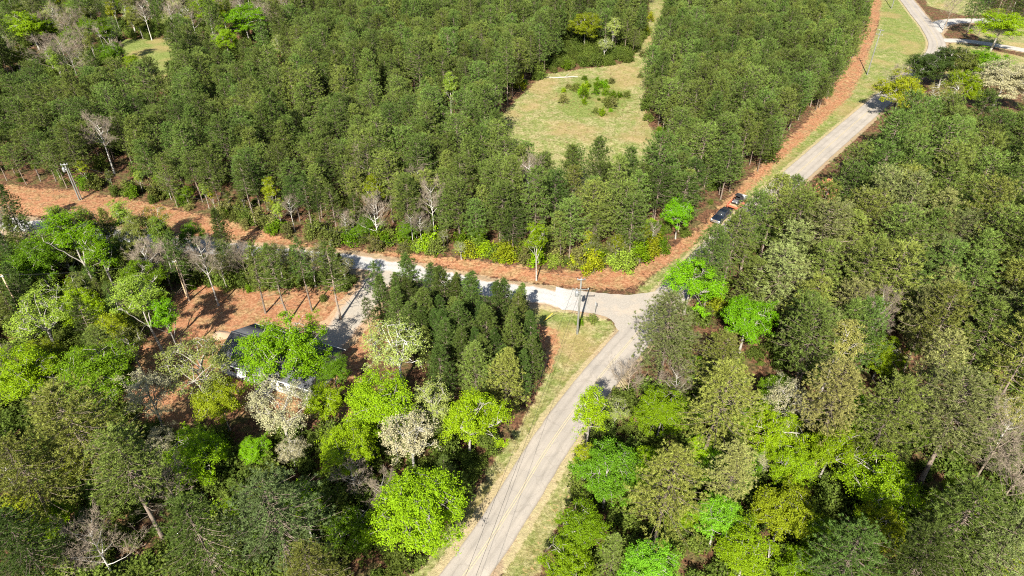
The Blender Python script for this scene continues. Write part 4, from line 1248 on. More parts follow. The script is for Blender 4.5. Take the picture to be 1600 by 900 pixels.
for px, py in [(905, 505), (925, 503), (560, 606), (530, 625), (390, 455), (505, 470), (355, 455), (300, 452), (985, 612), (960, 615), (1000, 600), (915, 770), (905, 760)]:
    x, y = S(px, py)
    plant_later('K', srng.randrange(4), x, y, srng.uniform(0.35, 0.75), srng.choice(['grn', 'olive', 'tan']), 'small lone shrubs', srng.uniform(0, 6.28))
cl = smooth_line(list(CLEARING) + [CLEARING[0]], 6)
for i in range(34):
    j = srng.randrange(len(cl))
    x, y = cl[j][0] + srng.gauss(0, 1.6), cl[j][1] + srng.gauss(0, 1.6)
    if y > 300: continue
    hue = srng.choice(['olive', 'tan', 'grn', 'yel'])
    e = plant('K', srng.randrange(4), x, y, srng.uniform(0.5, 1.5), hue, 'x', 'shrubs round the edge of the clearing', srng.uniform(0, 6.28))
    ROWS.append((HWORD[hue] + ' shrub', 'the edge of the clearing', x / (y + 50), e))
# low growth under the woods, seen only in gaps
un = np.concatenate([scatter(WOOD_LL, 2.2, 51, .3, .5), scatter(WOOD_LR, 2.2, 52, .3, .5), scatter(PLANT_2, 3.6, 53, .3, .5), scatter(MIXED, 4.0, 54, .3, .5), scatter(STRIP, 2.4, 55, .3, .5), scatter(STRIP_B, 1.6, 56, .3, .5), scatter(poly([(835, 128), (860, 112), (985, 96), (1010, 60), (1000, 30), (860, 60), (820, 100)]), 2.2, 57, .3, .5), scatter(PLANT_1, 6.5, 58, .3, .5)])
un = un[(sdist(CLEARING, un[:, 0], un[:, 1]) < 0.5)]
un = un[in_view(un) & off_roads(un, 0.8) & (sdist(FIELD, un[:, 0], un[:, 1]) < 0) & (np.abs(un[:, 0] - HOUSE_C[0]) + np.abs(un[:, 1] - HOUSE_C[1]) > 14)]
ur = np.random.RandomState(12)
gn_scatter('undergrowth', un, ground_at(un[:, 0], un[:, 1]), ur.uniform(0, 6.28, len(un)), ur.uniform(0.5, 1.6, len(un)) ** 1.2, ur.randint(0, 4, len(un)), [kids(e) for e in sh_first[:4]], (0.10, 0.14, 0.022), 'low green growth on the floor of the woods')

# saplings that close the foot of the plantation
for i in range(46):
    t = srng.random() ** 0.6 * L_[-1] * 0.94
    x = np.interp(t, L_, edge[:, 0]) + srng.gauss(0, 0.8); y = np.interp(t, L_, edge[:, 1]) + srng.uniform(1.2, 4.5)
    kind, v, s_, hue = srng.choice([('T', 2, 0.45, 'olive'), ('T', 0, 0.4, 'palegrn'), ('O', 1, 0.45, 'olive'), ('O', 0, 0.5, 'tan'), ('N', 1, 0.55, 'twig'), ('B', 2, 0.4, 'grn'), ('T', 1, 0.42, 'yel')])
    plant_later(kind, v, x, y, s_ * srng.uniform(0.8, 1.25), hue, WORD[kind] + 's small, at the plantation foot', srng.uniform(0, 6.28))

# ------------------------------------------------------------------ house
def shingle_mat():
    m, nt, b, out = new_mat('dark_shingles')
    br = nt.nodes.new('ShaderNodeTexBrick')
    tc = nt.nodes.new('ShaderNodeTexCoord')
    nt.links.new(tc.outputs['Object'], br.inputs['Vector'])
    br.inputs['Scale'].default_value = 3.2
    br.inputs['Color1'].default_value = (0.058, 0.062, 0.072, 1); br.inputs['Color2'].default_value = (0.11, 0.115, 0.125, 1)
    br.inputs['Mortar'].default_value = (0.03, 0.03, 0.034, 1); br.inputs['Mortar Size'].default_value = 0.03
    f = noise(nt, 1.3, 4)
    c = mix(nt, 1.0, br.outputs['Color'], ramp(nt, f, [(0.3, (0.75, 0.75, 0.75)), (0.7, (1.2, 1.2, 1.2))]), 'MULTIPLY')
    nt.links.new(c, b.inputs['Base Color']); b.inputs['Roughness'].default_value = 0.85
    bump(nt, b, br.outputs['Fac'], 0.4, 0.02)
    return m
def siding_mat():
    m, nt, b, out = new_mat('white_siding')
    tc = nt.nodes.new('ShaderNodeTexCoord'); sp = nt.nodes.new('ShaderNodeSeparateXYZ')
    nt.links.new(tc.outputs['Object'], sp.inputs[0])
    fr = math_n(nt, 'FRACT', math_n(nt, 'MULTIPLY', sp.outputs[2], 6.0))
    f = noise(nt, 2.0, 4)
    c = mix(nt, 1.0, ramp(nt, f, [(0.3, (0.66, 0.68, 0.70)), (0.7, (0.78, 0.79, 0.80))]), ramp(nt, fr, [(0.0, (0.6, 0.6, 0.6)), (0.12, (1, 1, 1))]), 'MULTIPLY')
    nt.links.new(c, b.inputs['Base Color']); b.inputs['Roughness'].default_value = 0.55
    bump(nt, b, fr, 0.5, 0.02)
    return m
M_SHING, M_SIDE = shingle_mat(), siding_mat()
M_TRIM = plain('white_trim', (0.75, 0.75, 0.74), 0.5)
M_GLASS = plain('dark_window_glass', (0.03, 0.035, 0.04), 0.06, 0.0, 0.2)
M_FOUND = plain('block_foundation', (0.30, 0.28, 0.26), 0.9)
house = empty('house', (-34.2, 75.6, -0.06), R(-22.1))
tag(house, 'low white house with dark shingle roof, mostly hidden behind trees', 'house')
W2, D2, HW = 7.9, 4.1, 3.0
g = Geo()
# walls with gable ends
V = np.array([(-W2, -D2, .4), (W2, -D2, .4), (W2, D2, .4), (-W2, D2, .4), (-W2, -D2, HW), (W2, -D2, HW), (W2, D2, HW), (-W2, D2, HW), (-W2, 0, HW + D2 * .42), (W2, 0, HW + D2 * .42)])
g.add(V, [np.array([[0, 1, 5, 4], [1, 2, 6, 5], [2, 3, 7, 6], [3, 0, 4, 7]]), np.array([[4, 8, 7], [5, 6, 9]])])
link('wall', g.mesh('wall', M_SIDE), house)
link('foundation', boxmesh('foundation', -W2 - .02, W2 + .02, -D2 - .02, D2 + .02, -0.3, 0.4, mat=M_FOUND), house)
OW, OD = W2 + 0.4, D2 + 0.45
for sg in (-1, 1):
    z0, z1 = HW + .06 - 0.45 * .42, HW + .06 + D2 * .42
    V = np.array([(-OW, sg * OD, z0), (OW, sg * OD, z0), (OW, 0, z1), (-OW, 0, z1)]); V2 = V + np.array([0, 0, .09])
    g = Geo(); g.add(np.concatenate([V, V2]), [np.array([[0, 1, 2, 3][::-1], [4, 5, 6, 7], [0, 1, 5, 4], [1, 2, 6, 5], [2, 3, 7, 6], [3, 0, 4, 7]])])
    me = g.mesh('roof_slope', M_SHING)
    bm = bmesh.new(); bm.from_mesh(me); bmesh.ops.recalc_face_normals(bm, faces=bm.faces); bm.to_mesh(me); bm.free()
    rf = link('roof_slope', me, house)
    link('gutter', boxmesh('gutter', -OW, OW, sg * (OD + .06) - .06, sg * (OD + .06) + .06, z0 - .08, z0 + .07, mat=M_TRIM), rf)
link('ridge_cap', boxmesh('ridge_cap', -OW, OW, -.14, .14, HW + .06 + D2 * .42 + .05, HW + .06 + D2 * .42 + .12, mat=M_SHING), house)
for x in (-5.6, -2.6, 3.2, 6.0):
    w = link('window', boxmesh('window', x - .62, x + .62, -D2 - .05, -D2 + .03, 1.15, 2.55, mat=M_TRIM), house)
    link('pane', boxmesh('pane', x - .52, x + .52, -D2 - .065, -D2 - .04, 1.25, 1.83, mat=M_GLASS), w)
    link('pane', boxmesh('pane', x - .52, x + .52, -D2 - .065, -D2 - .04, 1.88, 2.45, mat=M_GLASS), w)
dr = link('door', boxmesh('door', -.1, .9, -D2 - .05, -D2 + .03, .42, 2.5, mat=plain('dark_door', (0.08, 0.05, 0.04), .5)), house)
link('handle', boxmesh('handle', .76, .82, -D2 - .1, -D2 - .05, 1.4, 1.5, mat=M_TRIM), dr)
link('porch_step', boxmesh('porch_step', -.7, 1.5, -D2 - 1.4, -D2 - .06, -.2, .38, mat=M_FOUND), house)
for x, y in ((-3.5, 1.5), (4.2, 2.2)):
    zz = HW + .15 + (D2 - abs(y)) * .42
    link('vent_pipe', boxmesh('vent_pipe', x - .06, x + .06, y - .06, y + .06, zz - .2, zz + .45, mat=M_TRIM), house)

# ------------------------------------------------------------------ utility poles and wires
M_POLE = plain('weathered_pole', (0.15, 0.15, 0.135), 0.85, 0, 0.2, 2.0)
M_POLETAN = plain('tan_pole', (0.46, 0.34, 0.21), 0.85, 0, 0.2, 2.0)
M_STEEL = plain('galvanised_steel', (0.30, 0.31, 0.31), 0.5, 0.5)
M_PORC = plain('porcelain', (0.36, 0.36, 0.35), 0.4)
def lathe(geo, prof, c, n=12):
    V = np.array([(c[0] + r * math.cos(a), c[1] + r * math.sin(a), c[2] + z) for r, z in prof for a in np.arange(n) * 2 * math.pi / n])
    i = np.arange(len(prof) - 1)[:, None] * n; j = np.arange(n)[None]; k = (j + 1) % n
    geo.add(V, [np.stack([i + j, i + k, i + n + k, i + n + j], -1).reshape(-1, 4)])
POLES = {}
def pole(key, x, y, H, label, mat, arms=(), can=None, rz=0.0, r=0.16, stub=None):
    z = float(ground_at(x, y))
    e = empty('utility_pole', (x, y, z), rz)
    tag(e, label, 'utility pole', 'utility poles')
    g = Geo(); tube(g, [(0, 0, -1), (0, 0, H * .5), (0.02, 0, H), (0.02, 0, H + .03)], [r * 1.15, r, r * .72, 0.01], 10)
    link('shaft', g.mesh('shaft', mat, True), e)
    for za, hw in arms:
        a = link('crossarm', boxmesh('crossarm', -hw, hw, -r - .1, -r + .03, za - .06, za + .07, mat=mat if hw > .8 else M_STEEL), e)
        for xx in ((-hw + .1, hw - .1) if hw < .9 else (-hw + .1, -hw * .45, hw - .1)):
            g = Geo(); lathe(g, [(0.0, 0), (.05, .0), (.05, .05), (.085, .1), (.06, .16), (.08, .2), (.0, .26)], (xx, -r - .04, za + .07), 8)
            link('insulator', g.mesh('insulator', M_PORC, True), a)
    if can:
        g = Geo(); lathe(g, [(0, 0), (.27, 0), (.29, .06), (.29, .82), (.24, .92), (0, .95)], (-r - .34, -.05, can), 14)
        c = link('transformer', g.mesh('transformer', M_STEEL, True), e)
        g = Geo(); lathe(g, [(.06, .9), (.07, 1.0), (.04, 1.15), (0, 1.2)], (-r - .34, -.05, can), 8)
        link('bushing', g.mesh('bushing', M_PORC, True), c)
        link('bracket', boxmesh('bracket', -r - .1, -r + .06, -.1, .0, can + .2, can + .6, mat=M_STEEL), c)
    if stub:
        g = Geo(); tube(g, [(stub[0], stub[1], -.5), (stub[0] * .8, stub[1], stub[2])], [.13, .1], 8)
        link('second_shaft', g.mesh('second_shaft', mat, True), e)
    POLES[key] = np.array([x, y, z + H])
    return e
x, y = S(902, 520); pole('mid', x, y, 11.0, 'grey utility pole with transformer on the grass beside the road junction', M_POLE, ((10.75, .62), (8.9, 1.25)), 7.6)
x, y = S(1355, 116); pole('far', x, y, 13.6, 'tall grey utility pole on the grass of the upper right verge', M_POLE, ((13.3, .9), (12.0, .9)), None, R(-25))
x, y = S(124, 312); pole('left', x, y, 8.6, 'doubled grey utility pole on the clay bank at the left', M_POLE, ((8.3, .7),), 6.7, 0.2, .15, (0.42, 0.1, 7.4))
x, y = S(292, 464); pole('lot', x, y, 7.6, 'slim tan utility pole at the corner of the red clay lot', M_POLETAN, ((7.3, .35),), None, 0.3, .11)
x, y = S(46, 512); pole('edge', x, y, 10.4, 'tan utility pole rising behind pale tree at the left edge', M_POLETAN, ((10.1, .4),), None, 0.1, .13)
x, y = S(1393, 13); pole('top', x, y, 11.5, 'utility pole at the top edge beside the far road', M_POLE, ((11.2, .9),), None, -.3)
M_WIRE = plain('wire', (0.03, 0.03, 0.03), 0.5)
def wire(a, b, label, sag=0.5, r=0.016):
    t = np.linspace(0, 1, 15)[:, None]
    P = np.array(a) * (1 - t) + np.array(b) * t
    P[:, 2] -= sag * 4 * (t * (1 - t))[:, 0]
    g = Geo(); tube(g, P, r, 4)
    tag(link('power_line', g.mesh('power_line', M_WIRE)), label, 'wire', 'overhead wires')
pm = POLES['mid']
south = np.array([-8.5, 20.0, 10.8])
wire(pm + (0.5, -.2, .1), south + (.3, 0, 0), 'thin overhead wire following the paved road to the bottom edge, right strand', .7)
wire(pm + (-1.1, -.2, -1.8), south + (-1.1, 0, -1.8), 'thin overhead wire following the paved road to the bottom edge, left strand', .7)
wire(pm + (0.5, -.2, .1), POLES['far'] + (0, 0, 0.0), 'thin overhead wire from junction pole to tall upper right pole', 2.2)
wire(pm + (-.5, -.2, .1), POLES['left'] + (.5, 0, .2), 'thin overhead wire along the clay bank to the doubled pole', 1.8)
wire(POLES['far'], POLES['top'], 'thin overhead wire from tall upper right pole to the top edge', 1.2)
wire(POLES['lot'], POLES['edge'] , 'thin overhead wire from tan lot pole to the left edge pole', .8)
# guy wire with yellow sleeve
gx0, gy0 = S(848, 503)
guy = empty('guy_wire', (gx0, gy0, float(ground_at(gx0, gy0))))
tag(guy, 'steel guy wire with yellow sleeve staying the junction pole', 'guy wire')
gb = np.array([pm[0] - gx0, pm[1] - gy0, 8.8])
g = Geo(); tube(g, [(0, 0, -.2), gb], .012, 4); link('strand', g.mesh('strand', M_STEEL), guy)
g = Geo(); tube(g, [gb * .02, gb * .27], .05, 8); link('sleeve', g.mesh('sleeve', plain('yellow_plastic', (0.72, 0.52, 0.05), .5)), guy)

# road sign at the junction
x, y = S(930, 489)
sg_ = empty('road_sign', (x, y, float(ground_at(x, y))), R(100))
tag(sg_, 'small road sign on a thin dark post at the gravel road mouth', 'road sign')
link('post', boxmesh('post', -.03, .03, -.03, .03, -.4, 2.3, mat=plain('dark_post', (0.09, 0.1, 0.09), .6)), sg_)
n = 8
me = prism('plate', [(0.38 * math.cos((i + .5) * math.pi / 4), 1.95 + .38 * math.sin((i + .5) * math.pi / 4)) for i in range(n)], .035, .05, plain('sign_back', (0.66, 0.67, 0.66), .4, .3))
link('plate', me, sg_)

# ------------------------------------------------------------------ pickup, trailer and buggy on the verge
M_NAVY = plain('navy_paint', (0.012, 0.018, 0.035), 0.25, 0.3, 0.1, 1.0, 0.8)
M_BLACK = plain('black_plastic', (0.02, 0.02, 0.022), 0.5)
M_CHROME = plain('chrome', (0.7, 0.71, 0.72), 0.18, 0.9)
M_RUB = plain('tyre_rubber', (0.022, 0.022, 0.022), 0.85)
M_ORANGE = plain('orange_frame_paint', (0.36, 0.11, 0.06), 0.55)
M_DECK = plain('trailer_planks', (0.30, 0.20, 0.12), 0.85)
M_LAMP = plain('lamp_lens', (0.75, 0.76, 0.78), 0.12)
M_RED = plain('red_lens', (0.45, 0.02, 0.02), 0.2)
def wheel(parent, x, y, r, w, rim=M_CHROME):
    g = Geo()
    V = []
    prof = [(r * .62, -w / 2), (r * .93, -w / 2), (r, -w * .32), (r, w * .32), (r * .93, w / 2), (r * .62, w / 2)]
    nseg = 20
    a = np.arange(nseg) * 2 * math.pi / nseg
    V = np.array([(x + rr_ * math.cos(t), y + yy, r + rr_ * math.sin(t)) for rr_, yy in prof for t in a])
    i = np.arange(len(prof))[:, None] * nseg; i2 = ((np.arange(len(prof)) + 1) % len(prof))[:, None] * nseg
    j = np.arange(nseg)[None]; k = (j + 1) % nseg
    g.add(V, [np.stack([i + j, i + k, i2 + k, i2 + j], -1).reshape(-1, 4)])
    t = link('wheel', g.mesh('tyre', M_RUB, True), parent)
    g = Geo()
    V = np.array([(x + rr_ * math.cos(q), y + yy, r + rr_ * math.sin(q)) for rr_, yy in [(0, -w * .3), (r * .2, -w * .34), (r * .63, -w * .3), (r * .63, w * .3), (r * .2, w * .34), (0, w * .3)] for q in a])
    i = np.arange(5)[:, None] * nseg
    g.add(V, [np.stack([i + j, i + k, i + nseg + k, i + nseg + j], -1).reshape(-1, 4)])
    link('rim', g.mesh('rim', rim), t)
rd = np.array([0.638, 0.770])                    # along the road, away from the camera
tc_ = np.array(S(1127, 341))
heading = math.atan2(-rd[1], -rd[0])             # nose towards the camera
tz = float(ground_at(*tc_))
truck = empty('pickup_truck', (tc_[0], tc_[1], tz + 0.02), heading)
tag(truck, 'dark navy crew cab pickup parked on the verge with a trailer hitched', 'pickup truck')
body = prism('body', [(-2.95, .62), (-2.95, 1.22), (-1.0, 1.24), (1.05, 1.26), (1.15, 1.28), (2.7, 1.17), (2.93, 1.05), (2.95, .55), (2.5, .42), (-2.6, .42)], -.99, .99, M_NAVY, .05, lambda x, z: .05 if z > 1.1 else 0)
link('body', body, truck)
cab = prism('cab', [(-1.02, 1.22), (-.78, 1.88), (.35, 1.93), (1.2, 1.25)], -.9, .9, M_NAVY, .05, lambda x, z: .16 if z > 1.5 else 0)
cb = link('cab', cab, truck)
def quad(name, P, mat, parent):
    g = Geo(); g.add(np.array(P, float), [np.array([[0, 1, 2, 3]])])
    me = g.mesh(name, mat)
    bm = bmesh.new(); bm.from_mesh(me)
    bmesh.ops.solidify(bm, geom=bm.faces[:], thickness=.012); bm.to_mesh(me); bm.free()
    return link(name, me, parent)
quad('windscreen', [(1.16, -.74, 1.31), (1.16, .74, 1.31), (.44, .66, 1.88), (.44, -.66, 1.88)], M_GLASS, cb)
quad('rear_window', [(-1.02, .7, 1.3), (-1.02, -.7, 1.3), (-.82, -.62, 1.8), (-.82, .62, 1.8)], M_GLASS, cb)
for sg in (-1, 1):
    quad('side_window', [(.02, sg * .905, 1.3), (.98, sg * .905, 1.3), (.36, sg * .78, 1.82), (.02, sg * .775, 1.83)], M_GLASS, cb)
    quad('side_window', [(-.86, sg * .905, 1.3), (-.06, sg * .905, 1.3), (-.06, sg * .775, 1.83), (-.7, sg * .78, 1.8)], M_GLASS, cb)
    link('headlight', boxmesh('headlight', 2.86, 2.985, sg * .82 - .15, sg * .82 + .15, .82, 1.02, mat=M_LAMP, bevel=.02), truck)
    link('tail_light', boxmesh('tail_light', -2.98, -2.9, sg * .88 - .08, sg * .88 + .08, .8, 1.15, mat=M_RED, bevel=.015), truck)
    link('mirror', boxmesh('mirror', .95, 1.12, sg * 1.12 - .13, sg * 1.12 + .13, 1.22, 1.42, mat=M_BLACK, bevel=.03), truck)
    for xx in (1.9, -1.85):
        wheel(truck, xx, sg * .88, .4, .26)
    link('bed_rail', boxmesh('bed_rail', -2.9, -1.05, sg * .93 - .06, sg * .93 + .06, 1.22, 1.3, mat=M_BLACK, bevel=.015), truck)
link('tailgate', boxmesh('tailgate', -2.97, -2.9, -.82, .82, .66, 1.26, mat=M_NAVY, bevel=.02), truck)
link('bed_cover', boxmesh('bed_cover', -2.88, -1.06, -.84, .84, 1.215, 1.265, mat=M_BLACK, bevel=.015), truck)
link('grille', boxmesh('grille', 2.9, 2.99, -.62, .62, .72, 1.04, mat=M_CHROME, bevel=.02), truck)
link('front_bumper', boxmesh('front_bumper', 2.86, 3.08, -.98, .98, .46, .68, mat=M_CHROME, bevel=.05), truck)
link('rear_bumper', boxmesh('rear_bumper', -3.12, -2.94, -.96, .96, .46, .64, mat=M_CHROME, bevel=.04), truck)

tr_c = tc_ + rd * 6.9
trailer = empty('flatbed_trailer', (tr_c[0], tr_c[1], float(ground_at(*tr_c)) + .02), heading)
tag(trailer, 'low flatbed trailer with orange frame behind the navy pickup', 'trailer')
for k in range(9):
    yy = -.92 + k * .23
    link('plank', boxmesh('plank', -2.6, 2.3, yy - .108, yy + .108, .56, .61, mat=M_DECK), trailer)
for sg in (-1, 1):
    link('side_rail', boxmesh('side_rail', -2.65, 2.35, sg * 1.09 - .05, sg * 1.09 + .05, .48, .72, mat=M_ORANGE, bevel=.01), trailer)
    link('top_rail', boxmesh('top_rail', -2.65, 2.35, sg * 1.09 - .04, sg * 1.09 + .04, .98, 1.06, mat=M_ORANGE), trailer)
    for xx in (-2.6, -1.3, 0, 1.2, 2.3):
        link('stake', boxmesh('stake', xx - .035, xx + .035, sg * 1.09 - .035, sg * 1.09 + .035, .72, .98, mat=M_ORANGE), trailer)
    for xx in (-.55, .3):
        wheel(trailer, xx, sg * 1.32, .34, .22)
    link('fender', prism('fender', [(-1.05, .55), (-.9, .78), (.65, .78), (.8, .55), (.72, .55), (.6, .72), (-.85, .72), (-.97, .55)], min(sg * 1.18, sg * 1.46), max(sg * 1.18, sg * 1.46), M_ORANGE), trailer)
    g = Geo(); tube(g, [(2.3, sg * 1.0, .55), (3.75, 0, .52)], .05, 6); link('tongue', g.mesh('tongue', M_ORANGE), trailer)
link('front_rail', boxmesh('front_rail', 2.28, 2.36, -1.04, 1.04, .62, 1.06, mat=M_ORANGE, bevel=.01), trailer)
link('ramp', boxmesh('ramp', -2.75, -2.67, -1.0, 1.0, .5, 1.6, mat=M_STEEL), trailer)
bg_c = tr_c + rd * .3
buggy = empty('utility_buggy', (bg_c[0], bg_c[1], float(ground_at(*tr_c)) + .63), heading)
tag(buggy, 'black roofed utility buggy riding on the orange trailer', 'buggy')
link('chassis', prism('chassis', [(-1.4, .35), (-1.4, .85), (-.45, .88), (-.4, .5), (.55, .5), (.62, .95), (1.25, .82), (1.45, .6), (1.4, .35)], -.66, .66, M_BLACK, .04), buggy)
link('hood', prism('hood', [(.66, .97), (1.2, .86), (1.42, .66), (1.4, .62), (.66, .9)], -.5, .5, plain('dark_hood', (0.10, 0.10, 0.105), .3), .02), buggy)
link('roof', boxmesh('roof', -.62, .62, -.66, .66, 1.78, 1.86, mat=M_BLACK, bevel=.03), buggy)
link('seat', prism('seat', [(-.5, .55), (-.5, 1.3), (-.35, 1.3), (-.25, .78), (.25, .76), (.25, .55)], -.58, .58, M_BLACK, .03), buggy)
for sg in (-1, 1):
    g = Geo(); tube(g, [(.75, sg * .62, .9), (.5, sg * .6, 1.78), (-.55, sg * .6, 1.78), (-.7, sg * .62, .85)], .03, 6); link('roll_bar', g.mesh('roll_bar', M_BLACK), buggy)
    link('headlight', boxmesh('headlight', 1.38, 1.47, sg * .42 - .1, sg * .42 + .1, .62, .74, mat=M_LAMP, bevel=.015), buggy)
    for xx in (.98, -.95):
        wheel(buggy, xx, sg * .62, .32, .26, M_BLACK)
link('cargo_box', boxmesh('cargo_box', -1.42, -.55, -.64, .64, .86, 1.12, mat=M_BLACK, bevel=.03), buggy)
jug_c = tr_c + rd * 2.25
tank = empty('water_tank', (jug_c[0], jug_c[1], float(ground_at(*tr_c)) + .635), heading)
tag(tank, 'small white tank at the rear end of the orange trailer', 'tank')
g = Geo(); lathe(g, [(0, 0), (.34, 0), (.38, .05), (.38, .5), (.3, .62), (.1, .66), (0, .66)], (0, 0, 0), 14); link('shell', g.mesh('shell', M_TRIM, True), tank)
g = Geo(); lathe(g, [(.11, .655), (.11, .72), (0, .73)], (0, 0, 0), 10); link('cap', g.mesh('cap', M_BLACK, True), tank)

# ------------------------------------------------------------------ small things on the ground
lx, ly = S(878, 119)
g = Geo(); P_ = [(-5 + i * 1.25, .12 * math.sin(i * 1.3), .16 + .03 * math.sin(i * 2.1)) for i in range(9)]
tube(g, P_, [.19, .21, .2, .18, .17, .15, .14, .12, .1], 8)
log = empty('fallen_log', (lx, ly, float(ground_at(lx, ly))), 0.1)
tag(log, 'pale fallen log lying at the far edge of the clearing', 'log')
link('stem', g.mesh('stem', M_WHITEBARK, True), log)
g = Geo(); tube(g, [(1, .1, .2), (1.9, .9, .6), (2.4, 1.6, .7)], [.07, .05, .02], 5); link('branch', g.mesh('branch', M_WHITEBARK, True), log)
# heap of pale sand beside the house
hx, hy = S(346, 523)
rs = np.random.RandomState(3); nr, na = 7, 20
V = []
for i in range(nr):
    for j in range(na):
        t = i / (nr - 1); a = j * 2 * math.pi / na
        rr_ = 1.6 * t * (1 + .12 * math.sin(3 * a + 1) + rs.uniform(-.05, .05))
        V.append((rr_ * math.cos(a), rr_ * .8 * math.sin(a), .6 * (1 - t) ** 1.1 * (1 + rs.uniform(-.05, .05)) - .06 * (t == 1)))
F = [[i * na + j, (i + 1) * na + j, (i + 1) * na + (j + 1) % na, i * na + (j + 1) % na] for i in range(nr - 1) for j in range(na)]
hp = link('sand_heap', np_mesh('sand_heap', V, [np.array(F)], M_DRIVE, True)); hp.location = (hx, hy, -.06)
tag(hp, 'heap of pale sand on the clay behind the left end of the house', 'sand heap')

# grass blades, sticks and straw
def strew(name, pts, geo_fn, mat, label, color=None):
    me = geo_fn(pts)
    o = link(name, me, None, mat)
    if color: o.color = (*color, 1)
    tag(o, label, kind='stuff')
def grass_geo(pts, lo=.08, hi=.3, K=6):
    rng = np.random.RandomState(4)
    g = Geo(); z = ground_at(pts[:, 0], pts[:, 1])
    C = np.stack([pts[:, 0], pts[:, 1], z - .02], 1)
    n = len(C); h = rng.uniform(lo, hi, n)
    C = np.repeat(C, K, 0) + np.concatenate([rng.normal(0, .12, (n * K, 2)), np.zeros((n * K, 1))], 1)
    d = np.concatenate([rng.normal(0, .45, (n * K, 2)), np.ones((n * K, 1))], 1) * np.repeat(h, K)[:, None]
    a = rng.uniform(0, 6.28, n * K); w = np.stack([np.cos(a), np.sin(a), 0 * a], 1) * .03
    V = np.stack([C - w, C + w, C + d], 1).reshape(-1, 3)
    g.add(V, [np.arange(3 * n * K).reshape(-1, 3)], np.repeat(np.clip(rng.normal(.5, .25, n * K), 0, 1), 3))
    return g.mesh('grass', None)
M_GRASS = leaf_mat('grass_blades', 0.25, 0.55, 1.5, 0.7, 0.1, 0.03)
gp = np.concatenate([scatter(GRASS_A, .62, 61, .3, .5), scatter(GRASS_B, .62, 62, .3, .5), scatter(GRASS_C, 1.0, 63, .3, .5), scatter(GRASS_D, 1.05, 64, .3, .5), scatter(GRASS_E, 1.6, 65, .3, .5)])
gp = gp[in_view(gp, 30, 0) & off_roads(gp, .1)]
gp = gp[vnoise(gp[:, 0] + 7, gp[:, 1], 3.1) + np.random.RandomState(2).uniform(-.25, .25, len(gp)) > .42]
strew('grass', gp, grass_geo, M_GRASS, 'short dry green grass on the verges and the clearing', (0.235, 0.225, 0.075))
def stick_geo(pts):
    rng = np.random.RandomState(6)
    g = Geo(); z = ground_at(pts[:, 0], pts[:, 1])
    for (x, y), zz in zip(pts, z):
        a = rng.uniform(0, 6.28); l = rng.uniform(.2, 1.1) ** 1.3; r = rng.uniform(.012, .035)
        d = np.array([math.cos(a), math.sin(a), rng.uniform(-.1, .35)]) * l * .5
        c = np.array([x, y, zz + .06])
        tube(g, [c - d * np.array([1, 1, .2]), c + d], [r, r * .5], 3)
    return g.mesh('sticks', None)
cp = np.concatenate([scatter(CLAY, 1.25, 71, .3, .5), scatter(LOT, 1.5, 72, .3, .5)])
cp = cp[in_view(cp, 30, 0) & off_roads(cp, .3)]
cp = cp[vnoise(cp[:, 0] + 31, cp[:, 1] + 5, 4.0) + np.random.RandomState(8).uniform(-.3, .3, len(cp)) > .4]
strew('fallen_sticks', cp, stick_geo, M_TWIG, 'broken sticks and slash strewn over the red clay')
wp = np.concatenate([scatter(CLAY, 1.7, 73, .3, .5), scatter(LOT, 2.4, 74, .3, .5), scatter(GRASS_D, 1.9, 76, .3, .5), scatter(CLEAR_GREEN, 1.2, 77, .3, .5), scatter(poly([(250, 440), (560, 432), (560, 460), (430, 470), (330, 465), (262, 480)]), .9, 75, .3, .5)])
wp = wp[in_view(wp, 30, 0) & off_roads(wp, .2)]
wp = wp[vnoise(wp[:, 0] + 3, wp[:, 1] + 55, 5.0) + np.random.RandomState(9).uniform(-.3, .3, len(wp)) > .5]
strew('dry_weeds', wp, lambda p: grass_geo(p, .15, .6, 9), M_GRASS, 'dry tan weeds scattered over the clay bank', (0.25, 0.19, 0.085))

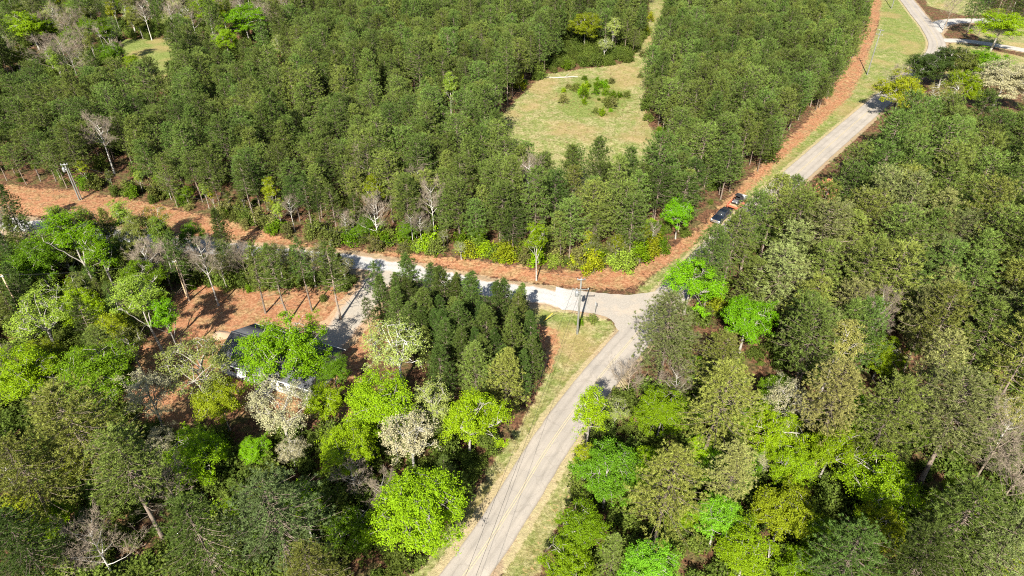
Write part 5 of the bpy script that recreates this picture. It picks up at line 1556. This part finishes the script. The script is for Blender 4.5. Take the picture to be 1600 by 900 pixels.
# ------------------------------------------------------------------ labels of the crowd, each by its nearest named neighbour
ORD = ['nearest', 'second', 'third', 'fourth', 'fifth', 'sixth', 'seventh', 'eighth', 'ninth', 'tenth', 'eleventh', 'twelfth', 'thirteenth', 'fourteenth', 'fifteenth', 'sixteenth', 'seventeenth', 'eighteenth', 'nineteenth', 'twentieth']
LM = []
for k, v, px, py, w, hue, lab in NAMED:
    if len(lab.split()) <= 9:
        x, y, s_ = by_crown(k, v, px, py, w)
        LM.append((x, y, lab))
for key, lab in (('mid', 'junction utility pole with transformer'), ('far', 'tall utility pole of the upper right verge'), ('left', 'doubled utility pole on the clay bank'), ('lot', 'slim tan utility pole of the clay lot')):
    LM.append((POLES[key][0], POLES[key][1], lab))
LM.append((tc_[0], tc_[1], 'navy pickup truck')); LM.append((-34.2, 75.6, 'white house')); LM.append((*S(930, 489), 'small road sign'))
bins = {}
for word, x, y, e in LATER:
    d, lx_, ly_, lab = min((math.hypot(x - a, y - b), a, b, l) for a, b, l in LM)
    dx, dy = x - lx_, y - ly_
    rel = ('right of' if dx > 0 else 'left of') if abs(dx) > abs(dy) else ('behind' if dy > 0 else 'in front of')
    bins.setdefault((word, rel, lab), []).append((d, e))
for (word, rel, lab), L in bins.items():
    L.sort(key=lambda t: t[0])
    for i, (d, e) in enumerate(L):
        e['label'] = f"{ORD[i]} {word} {rel} the {lab}" if i < 9 else f"{word} in the crowd of {e['group']}"
ORD2 = ORD[1:] + ['twenty-' + o for o in ('first', 'second', 'third', 'fourth', 'fifth', 'sixth', 'seventh', 'eighth', 'ninth')] + ['thirtieth'] + ['thirty-' + o for o in ('first', 'second', 'third', 'fourth', 'fifth', 'sixth', 'seventh', 'eighth', 'ninth')] + ['fortieth'] + ['forty-' + o for o in ('first', 'second', 'third', 'fourth', 'fifth', 'sixth', 'seventh', 'eighth', 'ninth')] + ['fiftieth'] + ['fifty-' + o for o in ('first', 'second', 'third', 'fourth', 'fifth', 'sixth', 'seventh', 'eighth', 'ninth')]
rows = {}
for word, place, k_, e in ROWS: rows.setdefault((word, place), []).append((k_, e))
for (word, place), L in rows.items():
    L.sort(key=lambda t: t[0])
    for i, (k_, e) in enumerate(L):
        e['label'] = f"leftmost {word} of {place}" if i == 0 else f"{ORD2[min(i - 1, len(ORD2) - 1)]} {word} from the left in {place}"
print('labelled', len(LATER), 'most in one place', max(len(v) for v in bins.values()))
